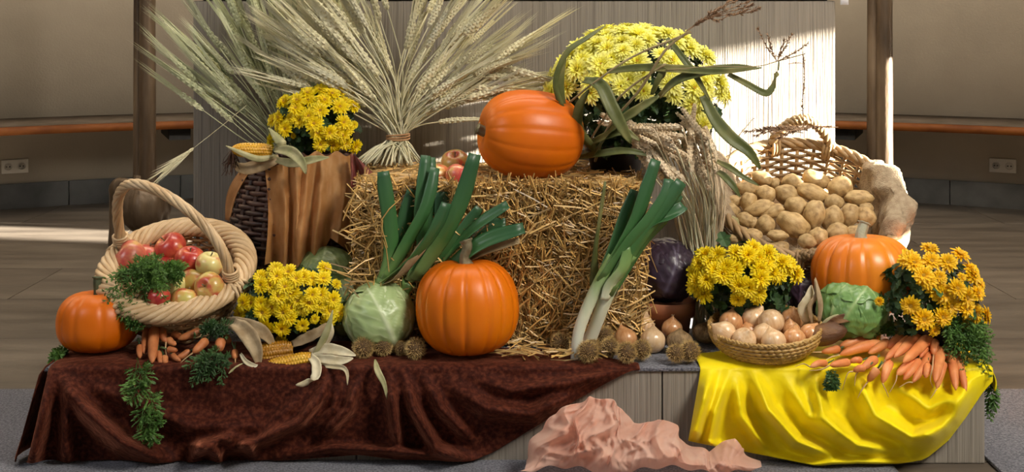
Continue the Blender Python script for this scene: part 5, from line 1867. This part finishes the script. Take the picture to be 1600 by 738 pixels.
# ------------------------------------------------------------------ maize cobs
M['kernels'] = mat('kernels', [(0.3, (0.50, 0.22, 0.010)), (0.55, (0.68, 0.36, 0.018)), (0.75, (0.78, 0.50, 0.05))], 18, 0.3, coat=0.3)
M['kernels_dark'] = mat('kernels_dark', [(0.3, (0.26, 0.10, 0.006)), (0.55, (0.42, 0.19, 0.012)), (0.75, (0.54, 0.29, 0.03))], 18, 0.32, coat=0.3)
M['husk'] = mat('husk', two((0.66, 0.57, 0.36), (0.84, 0.78, 0.58)), 6, 0.65, 0.35, 30, stretch=(5, 5, 5), transl=0.25, bdist=0.003)
M['husk_green'] = mat('husk_green', two((0.36, 0.36, 0.16), (0.58, 0.53, 0.30)), 6, 0.65, 0.3, 30, stretch=(5, 5, 5), transl=0.25, bdist=0.003)
M['husk_brown'] = mat('husk_brown', two((0.36, 0.25, 0.13), (0.56, 0.43, 0.26)), 6, 0.7, 0.3, 30, stretch=(5, 5, 5), transl=0.2, bdist=0.003)
M['silk'] = mat('silk', two((0.06, 0.025, 0.012), (0.14, 0.06, 0.03)), 20, 0.7, island=0.3)


def cob(label, a, b, wpx, mt, husks, silk=None):
    A, B = P(*a), P(*b)
    t = thing('maize_cob', label, 'corn', A)
    ax = B - A
    L = ax.length
    r = wpx / 2 / F * a[2]
    rows, ks = 14, max(10, int(L / 0.0068))
    NA, NB = rows * 5, ks * 4
    m = MB()
    vs, fs = [], []
    q3 = ax.normalized().to_track_quat('Z', 'Y').to_matrix()
    for i in range(NB + 1):
        u = i / NB
        pr_ = (0.80 + 0.2 * min(1, u * 5)) * (1 if u < 0.62 else math.sqrt(max(0.0, 1 - ((u - 0.62) / 0.40) ** 2)))
        for k in range(NA):
            th = 2 * PI * k / NA
            kx = abs(math.sin(PI * k / 5 + 0.0))
            ky = abs(math.sin(PI * (i / 4 + 0.5 * ((k // 5) % 2))))
            bump = 0.84 + 0.16 * (kx * ky) ** 0.45
            vs.append(q3 @ Vector((r * pr_ * bump * math.cos(th), r * pr_ * bump * math.sin(th), L * u)))
    for i in range(NB):
        for k in range(NA):
            l = (k + 1) % NA
            fs.append((i * NA + k, i * NA + l, (i + 1) * NA + l, (i + 1) * NA + k))
    m.add(vs, fs).build('kernels', mt, t)
    for hp, w_, hm, sd in husks:
        pts = [p - A for p in px_path(hp, 18)]
        ww = [0.7 * w_ / 2 / F * a[2] * (math.sin(PI * (0.16 + 0.82 * i / 17)) ** 0.8 + 0.02) for i in range(18)]
        mm = MB()
        ribbon(mm, pts, ww, sd, 0.5, 0.0012, cross=7, wave=0.10)
        mm.build('husk', M[hm], t)
    if silk:
        mm = MB()
        rr = random.Random(9)
        for k in range(50):
            e = P(silk[0] + rr.uniform(-16, 16), silk[1] + rr.uniform(-12, 12), silk[2] + rr.uniform(-.03, .03)) - A
            s0 = B - A
            tube(mm, smooth_path([s0, (s0 + e) / 2 + Vector((rr.uniform(-.01, .01), rr.uniform(-.01, .01), rr.uniform(-.01, .01))), e], 6), 0.0009, 3)
        tag(mm.build('silk', M['silk'], t), kind='stuff')
    return t


cob('bright yellow maize cob lying at the front edge with husks peeled to the right', (488, 562, 3.035), (408, 579, 3.03), 30, M['kernels'],
    [([(484, 556, 3.03), (495, 570, 3.0), (494, 590, 2.975), (478, 600, 2.965), (462, 602, 2.96)], 22, 'husk', (1, .2, .5)),
     ([(484, 552, 3.04), (510, 546, 3.03), (535, 550, 3.02), (556, 556, 3.02)], 24, 'husk', (0, .6, 1)),
     ([(486, 560, 3.03), (510, 562, 3.01), (535, 564, 3.005), (552, 560, 3.01)], 20, 'husk', (0, .5, 1)),
     ([(488, 570, 3.02), (520, 573, 2.99), (540, 578, 2.965), (543, 602, 2.955)], 11, 'husk', (0.3, .5, 1)),
     ([(490, 560, 3.04), (502, 540, 3.03), (512, 515, 3.03), (520, 485, 3.05)], 17, 'husk_green', (1, .3, .2)),
     ([(492, 562, 3.05), (508, 540, 3.06), (518, 520, 3.06), (516, 500, 3.07)], 15, 'husk', (1, .3, .2))])
cob('darker maize cob behind, half wrapped in papery husk, left of the bright one', (455, 548, 3.10), (396, 556, 3.06), 36, M['kernels_dark'],
    [([(365, 505, 3.08), (385, 520, 3.05), (400, 545, 3.03), (405, 575, 3.02)], 36, 'husk_brown', (0.9, 0.2, 0.5)),
     ([(352, 503, 3.12), (380, 510, 3.08), (410, 520, 3.07), (430, 545, 3.08)], 34, 'husk_brown', (0.2, 0.5, 1)),
     ([(376, 553, 3.03), (385, 566, 3.01), (398, 572, 3.0), (403, 570, 3.0)], 10, 'husk', (0.5, .5, 1)),
     ([(384, 568, 3.02), (372, 573, 3.0), (362, 580, 2.99), (357, 584, 2.985)], 6, 'husk_green', (0.3, .3, 1)),
     ([(455, 540, 3.10), (480, 530, 3.09), (498, 520, 3.09), (510, 505, 3.10)], 26, 'husk_brown', (0.4, 0.5, 1))])
cob('maize cob with husk and dark silk sticking out left of the tall basket rim', (424, 236, 3.37), (362, 234, 3.33), 24, M['kernels'],
    [([(432, 244, 3.36), (405, 248, 3.33), (380, 240, 3.31), (353, 228, 3.30)], 14, 'husk_green', (0, .3, 1)),
     ([(436, 246, 3.37), (408, 256, 3.36), (380, 262, 3.35), (360, 250, 3.34)], 30, 'husk_brown', (0, .5, 1)),
     ([(434, 240, 3.35), (440, 225, 3.33), (432, 212, 3.34), (420, 200, 3.36)], 22, 'husk_green', (1, .3, 0)),
     ([(430, 234, 3.34), (455, 238, 3.31), (470, 252, 3.29), (478, 272, 3.29)], 24, 'husk_green', (.6, .3, 1)),
     ([(432, 250, 3.34), (460, 256, 3.31), (490, 250, 3.30), (514, 246, 3.30)], 20, 'husk_green', (0, .5, 1))], silk=(362, 264, 3.34))
m = MB()
ribbon(m, px_path([(586, 562, 3.0), (590, 580, 2.965), (600, 600, 2.955), (605, 624, 2.95)], 12), [0.0015, 0.004, 0.006, 0.007, 0.0075, 0.0075, 0.007, 0.006, 0.005, 0.004, 0.003, 0.001], (1, .3, .3), 0.4, 0.001)
tag(m.build('husk_leaf', M['husk_green']), 'thin pale husk leaf hanging over the velvet below the chestnut burrs', 'leaf')
# pale husk with pointed tip and dark leaf by the right cabbage
t = thing('maize_cob', 'brown wrapped maize cob with pale pointed husk leaning on the bright green cabbage', 'corn', P(1290, 522, 3.06))
inv = -Vector(t.location)
m = MB()
blob(m, 18, 0.10, 4)
q3 = (P(1322, 514, 3.05) - P(1262, 530, 3.05)).normalized().to_track_quat('Z', 'Y').to_matrix()
m.v = [tuple(q3 @ Vector((p[0] * 0.028, p[1] * 0.028, p[2] * 0.055))) for p in m.v]
M['brown_husk'] = mat('brown_husk', [(0.3, (0.04, 0.018, 0.010)), (0.5, (0.12, 0.05, 0.02)), (0.72, (0.30, 0.14, 0.04))], 8, 0.6, 0.6, 60, stretch=(1, 1, 3), bdist=0.004)
m.build('cob', M['brown_husk'], t)
for hp, w_, hm, sd in (([(1262, 505, 3.10), (1258, 485, 3.09), (1266, 468, 3.09), (1268, 446, 3.10)], 22, 'husk', (1, .3, 0)),
                       ([(1270, 508, 3.09), (1266, 480, 3.08), (1276, 462, 3.08), (1273, 436, 3.09)], 9, 'husk_brown', (1, .3, 0)),
                       ([(1280, 505, 3.08), (1283, 480, 3.07), (1280, 460, 3.07), (1274, 434, 3.09)], 9, 'husk_brown', (1, .3, 0)),
                       ([(1288, 512, 3.07), (1310, 500, 3.06), (1335, 496, 3.06), (1358, 498, 3.07)], 13, 'brown_husk', (0, .4, 1)),
                       ([(1284, 512, 3.075), (1300, 504, 3.07), (1318, 500, 3.07), (1340, 503, 3.08)], 18, 'husk_green', (0, .4, 1))):
    mm = MB()
    ww = [w_ / 2 / F * 3.07 * (math.sin(PI * (0.12 + 0.86 * i / 15)) ** 0.8 + 0.03) for i in range(16)]
    ribbon(mm, [p + inv for p in px_path(hp, 16)], ww, sd, 0.4, 0.0012, cross=7, wave=0.08)
    mm.build('husk', M[hm], t)

# ------------------------------------------------------------------ chestnut burrs
M['burr'] = mat('burr', two((0.42, 0.27, 0.085), (0.64, 0.46, 0.19)), 10, 0.7, island=0.35)
M['burr_core'] = mat('burr_core', two((0.07, 0.04, 0.015), (0.14, 0.08, 0.03)), 10, 0.8)


def burr_mesh(seed):
    rr = random.Random(seed)
    m = MB()
    N_ = 520
    for i in range(N_):
        z = 1 - 2 * (i + 0.5) / N_
        a = i * 2.39996 + rr.uniform(-.2, .2)
        q = math.sqrt(1 - z * z)
        d = Vector((q * math.cos(a), q * math.sin(a), z))
        e = (d + Vector((rr.uniform(-.5, .5), rr.uniform(-.5, .5), rr.uniform(-.5, .5)))).normalized()
        s = e.orthogonal().normalized() * 0.022
        b = e.cross(s)
        o = d * 0.74
        m.add([o + s, o - s * 0.5 + b * 0.87, o - s * 0.5 - b * 0.87, o + e * rr.uniform(0.22, 0.42)], [(0, 1, 3), (1, 2, 3), (2, 0, 3)])
    return m.mesh('spines', M['burr'], False)


bu_me = [burr_mesh(k) for k in range(3)]
bc_me = blob(MB(), 14, 0.1, 2).mesh('shell', M['burr_core'])
BU = [(568, 570, 36, 3.06, 'leftmost chestnut burr at the front, beside the maize husk'), (572, 552, 30, 3.10, 'chestnut burr just behind the leftmost one'),
      (599, 556, 34, 3.08, 'chestnut burr in front of the white cabbage, middle of its group'), (618, 546, 30, 3.11, 'chestnut burr behind, under the right side of the white cabbage'),
      (649, 561, 36, 3.05, 'chestnut burr nearest the upright pumpkin'), (628, 558, 26, 3.08, 'small chestnut burr left of the one by the pumpkin'),
      (876, 548, 36, 3.10, 'chestnut burr left of the white leek shafts'), (919, 557, 38, 3.02, 'chestnut burr right at the foot of the leek shafts'),
      (944, 524, 30, 3.12, 'chestnut burr uppermost in the group right of the leek'), (925, 540, 24, 3.07, 'small chestnut burr between the leek shafts and the burr group'),
      (953, 548, 34, 3.07, 'chestnut burr left of the orange brown onion'), (979, 556, 36, 3.02, 'chestnut burr right below the orange brown onion'),
      (1003, 548, 34, 3.05, 'chestnut burr below the pale middle onion'), (1056, 553, 32, 3.02, 'chestnut burr at the left front of the rough brown onion'),
      (1078, 552, 36, 3.03, 'chestnut burr at the right front of the rough brown onion')]
for i, (px, py, d, Y, lb) in enumerate(BU):
    r = d / 2 / F * Y
    p = P(px, py, Y)
    p.z = max(p.z, STEP_Z + 0.006 + r * 0.9)
    t = thing('chestnut_burr', lb, 'chestnut burr', p, (i * 1.3, i * 0.7, i), 'chestnut burrs along the step edge')
    inst('spines', bu_me[i % 3], t, Matrix.Scale(r * 1.02, 4))
    inst('shell', bc_me, t, Matrix.Scale(r * 0.76, 4))

# ------------------------------------------------------------------ grain sheaves
M['rye_green'] = mat('rye_green', [(0.3, (0.40, 0.43, 0.23)), (0.5, (0.60, 0.61, 0.37)), (0.72, (0.76, 0.74, 0.50))], 5, 0.55, objr=0.3, transl=0.1)
M['wheat'] = mat('wheat', [(0.3, (0.54, 0.49, 0.29)), (0.5, (0.72, 0.67, 0.44)), (0.72, (0.83, 0.79, 0.57))], 5, 0.55, objr=0.26, transl=0.1)
M['wheat_tan'] = mat('wheat_tan', [(0.3, (0.58, 0.44, 0.27)), (0.5, (0.76, 0.61, 0.41)), (0.72, (0.85, 0.73, 0.54))], 5, 0.6, objr=0.2, transl=0.1)
M['stalk_pale'] = mat('stalk_pale', [(0.3, (0.42, 0.40, 0.25)), (0.5, (0.60, 0.57, 0.38)), (0.72, (0.74, 0.70, 0.52))], 5, 0.5, objr=0.22)


def ear_mesh(seed, mt, L, awn, spread, bend, w_=0.0055, rows=13, fuzzy=0, open_=0.10):
    """an ear along +z from the origin, bending towards +x"""
    rr = random.Random(seed)
    m = MB()

    def at(u):
        return Vector((bend * u * u, 0, u))
    for i in range(rows):
        u = i / rows * L
        tap = (0.65 + 0.35 * math.sin(PI * min(1, (i + 1.5) / rows * 1.1)))
        for s in range(4):
            a = PI / 2 * s + (PI / 4 if i % 2 else 0) + seed
            d = Vector((math.cos(a), math.sin(a), 0))
            sd = Vector((-d.y, d.x, 0))
            o = at(u) + d * (w_ * 0.35 * tap)
            l = L / rows * 2.6
            r = w_ * 0.5 * tap
            e = (Vector((0, 0, 1)) + d * open_ + Vector((bend * 2 * u, 0, 0))).normalized()
            c = o + e * (l * 0.45)
            vs = [o, c + d * r, c + sd * r, c - d * r * 0.4, c - sd * r, o + e * l]
            m.add(vs, [(0, 1, 2), (0, 2, 3), (0, 3, 4), (0, 4, 1), (5, 2, 1), (5, 3, 2), (5, 4, 3), (5, 1, 4)])
            if awn and (s + i) % 2 == 0:
                tp = o + e * l
                q = (Vector((0, 0, 1)) + d * spread * rr.uniform(0.3, 1.2) + Vector((bend * 2.2 * (u + 0.4 * awn), 0, 0)) + Vector((rr.uniform(-.03, .03), rr.uniform(-.03, .03), 0))).normalized()
                al = awn * rr.uniform(0.75, 1.1) * (1 - 0.35 * i / rows)
                s2 = q.orthogonal().normalized() * 0.0015
                b2 = q.cross(s2)
                m.add([tp + s2, tp - s2 * 0.5 + b2 * 0.87, tp - s2 * 0.5 - b2 * 0.87, tp + q * al], [(0, 1, 3), (1, 2, 3), (2, 0, 3)])
            for f in range(fuzzy):
                q = (Vector((0, 0, 0.9)) + Matrix.Rotation(rr.uniform(-.7, .7), 3, 'Z') @ d * rr.uniform(.3, .9)).normalized()
                s2 = sd * 0.0006
                m.add([o - s2, o + s2, o + q * w_ * rr.uniform(1.2, 2.2)], [(0, 1, 2)])
    return m.mesh('ear', mt, False)


def stalk(parent, pts, r, mt, ear=None, spin=0.0, esc=1.0, inv=None, n=9):
    pth = smooth_path(pts, n)
    A = pth[0]
    m = MB()
    tube(m, [p + inv for p in pth], [r * (1.15 - 0.4 * i / (n - 1)) for i in range(n)], 5)
    o = m.build('stalk', mt, parent)
    if ear is not None:
        d = (pth[-1] - pth[-2]).normalized()
        e = inst('ear', ear, o, trs(pth[-1] + inv - d * 0.003, basis(d, spin), esc))
    return o


ears_g = [ear_mesh(k, M['rye_green'], 0.115, 0.19, 0.035, 0.35 * ((k % 3) - 1), 0.0115) for k in range(5)]
ears_w = [ear_mesh(k + 9, M['wheat'], 0.115, 0.18, 0.035, 0.45 * ((k % 3) - 1), 0.0120) for k in range(5)]
ears_t = [ear_mesh(k + 20, M['wheat_tan'], 0.115, 0.0, 0, 0.3 * (k - 1.5), 0.0125, 17, 0, 0.06) for k in range(4)]

# green rye sheaf behind the tall basket
rr = random.Random(21)
B0 = P(458, 262, 3.62)
sh = thing('rye_sheaf', 'greenish rye sheaf fanning up behind the tall dark basket at the left', 'sheaf', (B0.x, B0.y, STEP_Z + 0.30))
inv = -Vector(sh.location)
for i in range(72):
    f = rr.random()
    ang = math.radians(-46 + 62 * f + rr.uniform(-4, 4))
    L = rr.uniform(0.20, 0.46) * (1.0 if ang > -0.5 else 0.92)
    sy = rr.uniform(-0.10, 0.10)
    d = Vector((math.sin(ang), sy, math.cos(ang)))
    b = Vector((B0.x + rr.uniform(-.02, .02), B0.y + rr.uniform(-.03, .03), STEP_Z + 0.30))
    k1 = B0 + Vector((rr.uniform(-.02, .02), rr.uniform(-.03, .03), 0))
    e = k1 + d * L
    e.y = min(e.y, 3.74)
    mid = (k1 + e) / 2 + Vector((0.012 * math.copysign(1, -ang), 0, 0.012))
    stalk(sh, [b, k1, mid, e], 0.0020, M['rye_green'], ears_g[i % 5], rr.uniform(0, 6), rr.uniform(0.85, 1.15), inv)
for (x, y, l) in ((262, 66, 0.5), (318, 128, .4), (272, 110, .4)):
    e = P(x + 45, y + 62, 3.60)
    stalk(sh, [Vector((B0.x, B0.y, STEP_Z + 0.30)), B0, (B0 + e) / 2 + Vector((0, 0, -0.01)), e], 0.0018, M['rye_green'], ears_g[1], 0, 1.0, inv)

# tied wheat sheaf on the bale
T0_ = P(622, 213, 3.54)
sh = thing('wheat_sheaf', 'tied wheat sheaf standing on the left of the straw bale, fanned wide against the altar', 'sheaf', (T0_.x, T0_.y, BZ + 0.012))
inv = -Vector(sh.location)
rr = random.Random(33)
for i in range(120):
    if i % 2:
        ang = math.radians(rr.gauss(-33, 17))
    else:
        ang = math.radians(rr.gauss(32, 19))
    ang = max(math.radians(-62), min(math.radians(70), ang))
    L = rr.uniform(0.13, 0.40) * (1.0 - 0.18 * abs(ang))
    sy = rr.uniform(-0.22, 0.12)
    d = Vector((math.sin(ang), sy, math.cos(ang)))
    off = Vector((rr.uniform(-.022, .022), rr.uniform(-.02, .02), rr.uniform(-.006, .006)))
    k1 = T0_ + off
    e = k1 + d * L
    e.y = min(e.y, 3.74)
    cv = 0.035 * L / 0.4 * (1 if ang < 0 else -1)
    mid = (k1 + e) / 2 + Vector((cv * math.cos(ang), 0, -cv * math.sin(ang)))
    bx = rr.gauss(-0.015, 0.055) if rr.random() > 0.3 else rr.uniform(-0.13, 0.05)
    b = Vector((T0_.x + max(-0.135, min(0.08, bx)), T0_.y + rr.uniform(-0.10, 0.05), BZ + 0.014 + rr.uniform(0, 0.012)))
    b2 = b + (k1 - b) * 0.5 + Vector((0, -0.006, 0.006))
    # lower stem and upper stem are one stalk
    stalk(sh, [b, b2, k1, mid, e], 0.0024, M['stalk_pale'] if rr.random() < .5 else M['wheat'], ears_w[i % 5], rr.uniform(0, 6), rr.uniform(0.8, 1.2), inv, 13)
for (tx, ty, mx, my) in ((838, 48, 735, 120), (872, 108, 745, 105), (796, 128, 712, 142), (812, 108, 730, 128), (780, 135, 700, 165), (430, 100, 520, 160), (436, 64, 520, 140), (450, 40, 530, 120)):
    e = P(tx + (mx - tx) * 0.62, ty + (my - ty) * 0.62, 3.50)
    stalk(sh, [T0_ + Vector((0, 0, -0.004)), P(mx, my, 3.50), e], 0.0020, M['wheat'], ears_w[i % 5], 0, 1.15, inv)
    i += 1
m = MB()
M['twine'] = mat('twine', two((0.32, 0.16, 0.07), (0.5, 0.28, 0.13)), 30, 0.8)
for k in range(3):
    tube(m, [T0_ + inv + Vector((0.033 * math.cos(2 * PI * q / 24), 0.030 * math.sin(2 * PI * q / 24), -0.006 + 0.005 * k + 0.003 * math.sin(2 * PI * q / 24 + k))) for q in range(24)], 0.0026, 5, closed=True)
m.build('twine', M['twine'], sh)

# tan drooping bundle at the right
rr = random.Random(44)
sh = thing('grass_bundle', 'bundle of tan dry grain ears leaning left behind the red cabbage', 'sheaf', (P(1110, 470, 3.33).x, 3.33, STEP_Z + 0.004))
inv = -Vector(sh.location)
for i in range(60):
    u = rr.random()
    v = rr.random()
    Yt = 3.24 + rr.uniform(-0.05, 0.07)
    if i < 38:
        top = (1002 + 62 * u + 26 * v, 204 + 92 * v - 14 * u, Yt)
        up = (top[0] - 17 - rr.uniform(0, 9), top[1] - 32)
    else:
        top = (1072 + 54 * u, 222 + 84 * v - 26 * (1 - u), Yt)
        up = (top[0] - 6 - rr.uniform(0, 7), top[1] - 34)
    bx = 1062 + 70 * (0.25 * rr.random() + 0.75 * ((top[0] - 1000) / 130))
    base = Vector((P(1108, 470, 3.33).x + rr.uniform(-.045, .045), 3.33 + rr.uniform(-.03, .03), STEP_Z + 0.006))
    low = P(bx, 385, 3.30 + rr.uniform(-.03, .03))
    e = P(*top)
    mid = (low + e) / 2 + Vector((0.014, -0.008, 0.012))
    tail = P(up[0], up[1], top[2])
    pth = [base, low, mid, e + (e - tail) * 0.25, e]
    stalk(sh, pth, 0.0021, M['stalk_pale'] if rr.random() < 0.5 else M['wheat_tan'], ears_t[i % 4], rr.uniform(0, 6), rr.uniform(0.8, 1.1), inv, 13)

# a single ear hanging at the far left
t = thing('grain_ear', 'single drooping rye ear hanging in front of the left pole, above the apple basket', 'grain ear', P(385, 165, 3.5))
inv = -Vector(t.location)
stalk(t, [P(385, 165, 3.5), P(345, 198, 3.46), P(302, 232, 3.42)], 0.0010, M['wheat'], ear_mesh(99, M['wheat'], 0.10, 0.09, 0.2, 0.3, 0.006), 0.5, 1.0, inv)

# ------------------------------------------------------------------ maize plant
M['tassel'] = mat('tassel', two((0.20, 0.11, 0.06), (0.38, 0.24, 0.14)), 20, 0.7, island=0.3)
M['maize_stem'] = mat('maize_stem', two((0.22, 0.16, 0.07), (0.40, 0.32, 0.16)), 10, 0.6)
mz = thing('maize_plant', 'dried maize plant with long olive leaves and brown tassels lying across the pale chrysanthemum', 'maize', (P(940, 258, 3.36).x, 3.36, BZ + 0.01))
inv = -Vector(mz.location)
LV = [([(880, 168, 3.22), (868, 130, 3.20), (886, 82, 3.20), (918, 58, 3.22), (946, 40, 3.24)], 11, (1, .2, .3)),
      ([(880, 172, 3.24), (874, 140, 3.22), (876, 110, 3.21), (884, 86, 3.21)], 20, (1, .2, 0)),
      ([(912, 126, 3.20), (938, 134, 3.17), (955, 168, 3.15), (972, 200, 3.15), (986, 224, 3.16)], 26, (1, .3, .5)),
      ([(948, 112, 3.19), (1000, 106, 3.17), (1060, 108, 3.15), (1120, 112, 3.14), (1190, 106, 3.13)], 15, (0, .4, 1)),
      ([(1030, 152, 3.19), (1058, 126, 3.16), (1100, 112, 3.15), (1150, 106, 3.15), (1186, 107, 3.16)], 17, (0, .4, 1)),
      ([(1138, 116, 3.16), (1168, 132, 3.14), (1195, 146, 3.13), (1207, 138, 3.13), (1214, 115, 3.14), (1217, 94, 3.16)], 13, (.3, .4, 1)),
      ([(1042, 60, 3.20), (1062, 85, 3.17), (1086, 118, 3.16), (1110, 158, 3.17)], 13, (1, .3, .4)),
      ([(1098, 150, 3.20), (1118, 188, 3.17), (1142, 216, 3.14), (1170, 238, 3.13), (1188, 264, 3.14)], 24, (1, .3, 1)),
      ([(1120, 252, 3.16), (1140, 262, 3.14), (1160, 276, 3.13), (1186, 290, 3.13)], 11, (.3, .4, 1)),
      ([(1122, 268, 3.16), (1134, 278, 3.14), (1146, 292, 3.13), (1156, 308, 3.13)], 13, (.6, .4, 1)),
      ([(930, 236, 3.30), (905, 205, 3.24), (905, 170, 3.20), (920, 140, 3.18)], 20, (1, .2, 0)),
      ([(930, 240, 3.28), (960, 200, 3.22), (1000, 170, 3.19), (1030, 150, 3.18)], 22, (.5, .3, 1)),
      ([(920, 226, 3.30), (950, 212, 3.24), (975, 206, 3.22), (1000, 220, 3.22)], 17, (.2, .4, 1)),
      ([(905, 246, 3.32), (940, 240, 3.26), (980, 236, 3.24), (1030, 246, 3.25)], 14, (.1, .4, 1)),
      ([(1020, 148, 3.18), (1030, 126, 3.16), (1040, 112, 3.16), (1056, 104, 3.17)], 18, (1, .4, .6))]
for pts, w_, sd in LV:
    pth = [p + inv for p in px_path(pts, 20)]
    ww = [0.85 * w_ / 2 / F * 3.2 * (math.sin(PI * (0.14 + 0.85 * i / 19)) ** 0.6 + 0.02) for i in range(20)]
    m = MB()
    ribbon(m, pth, ww, sd, 0.35, 0.0012, cross=7, wave=0.06)
    m.build('leaf', M['olive_leaf'], mz)


def seedhead(mb_, pth, r, dens, rr, sl=0.010):
    """a branch clothed in small spikelets"""
    n = len(pth)
    tube(mb_, pth, [r] * n, 4)
    for k in range(dens):
        u = rr.uniform(0.15, 1.0) * (n - 1)
        i = min(int(u), n - 2)
        p = pth[i].lerp(pth[i + 1], u - i)
        d = (pth[i + 1] - pth[i]).normalized()
        e = (d + Vector((rr.uniform(-.7, .7), rr.uniform(-.7, .7), rr.uniform(-.7, .7)))).normalized()
        s = e.orthogonal().normalized() * sl * 0.16
        b = e.cross(s)
        c = p + e * sl * 0.45
        mb_.add([p, c + s, c - s * .5 + b * .87, c - s * .5 - b * .87, p + e * sl], [(0, 2, 1), (0, 3, 2), (0, 1, 3), (4, 1, 2), (4, 2, 3), (4, 3, 1)])


rr = random.Random(8)
m = MB()
pth = px_path([(935, 250, 3.34), (900, 165, 3.20), (985, 100, 3.15), (1060, 55, 3.13)], 24)
m = MB()
tube(m, [p + inv for p in px_path([(930, 252, 3.34), (950, 200, 3.24), (1000, 140, 3.16), (1040, 78, 3.13), (1078, 48, 3.12)], 20)], 0.0035, 6)
tube(m, [p + inv for p in px_path([(890, 160, 3.22), (930, 128, 3.17), (990, 88, 3.14), (1080, 50, 3.12)], 20)], 0.0028, 6)
tube(m, [p + inv for p in px_path([(915, 230, 3.30), (970, 150, 3.19), (1040, 100, 3.15)], 20)], 0.003, 6)
tube(m, [p + inv for p in px_path([(1040, 110, 3.15), (1110, 104, 3.13), (1180, 104, 3.12), (1214, 96, 3.12), (1258, 84, 3.12)], 20)], 0.0013, 5)
m.build('stem', M['maize_stem'], mz)
m = MB()
for e in ((1185, -4), (1176, 6), (1168, 14), (1150, 2), (1140, 24), (1186, 12), (1160, -6), (1130, 12)):
    pts = px_path([(1070, 50, 3.12), (1105, 28, 3.11), (e[0] - 20, e[1] + 8, 3.10), (e[0], e[1], 3.10)], 14)
    seedhead(m, [p + inv for p in pts], 0.0010, 55, rr, 0.011)
for e in ((1184, 44), (1238, 52), (1262, 68), (1226, 62), (1200, 54)):
    pts = px_path([(1214, 96, 3.12), ((1214 + e[0]) / 2 - 1, (96 + e[1]) / 2 + 3, 3.11), (e[0], e[1], 3.10)], 12)
    seedhead(m, [p + inv for p in pts], 0.0010, 34, rr, 0.010)
tag(m.build('tassel', M['tassel'], mz, smooth=False), kind='stuff')
# dry grass on the handle of the potato basket, with the twig above it
t = thing('dry_grass', 'dry brown grass heads laid across the handle of the potato basket', 'grass', P(1230, 204, 3.45))
inv = -Vector(t.location)
m = MB()
for a, b in (((1266, 200), (1165, 206)), ((1258, 196), (1180, 212)), ((1262, 204), (1196, 200)), ((1255, 208), (1188, 203)), ((1300, 197), (1205, 208)), ((1262, 202), (1215, 216)), ((1310, 199), (1230, 205))):
    pts = px_path([(*a, 3.42), ((a[0] + b[0]) / 2, (a[1] + b[1]) / 2 - 3, 3.41), (*b, 3.40)], 12)
    seedhead(m, [p + inv for p in pts], 0.0013, 60, rr, 0.012)
m.build('seed_heads', M['tassel'], t, smooth=False)
m = MB()
seedhead(m, [p + inv for p in px_path([(1256, 196, 3.43), (1254, 160, 3.43), (1257, 125, 3.43), (1255, 84, 3.43)], 16)], 0.0014, 46, rr, 0.009)
seedhead(m, [p + inv for p in px_path([(1256, 100, 3.43), (1246, 98, 3.43), (1232, 100, 3.43)], 8)], 0.001, 8, rr, 0.006)
m.build('upright_twig', M['tassel'], t, smooth=False)
t = thing('feather_grass', 'thin feathery grass stem rising in front of the potatoes at the left', 'grass', P(1130, 330, 3.2))
inv = -Vector(t.location)
m = MB()
seedhead(m, [p + inv for p in px_path([(1130, 320, 3.2), (1135, 270, 3.19), (1146, 225, 3.18), (1176, 186, 3.17)], 16)], 0.0011, 50, rr, 0.009)
m.build('seed_head', M['wheat_tan'], t, smooth=False)
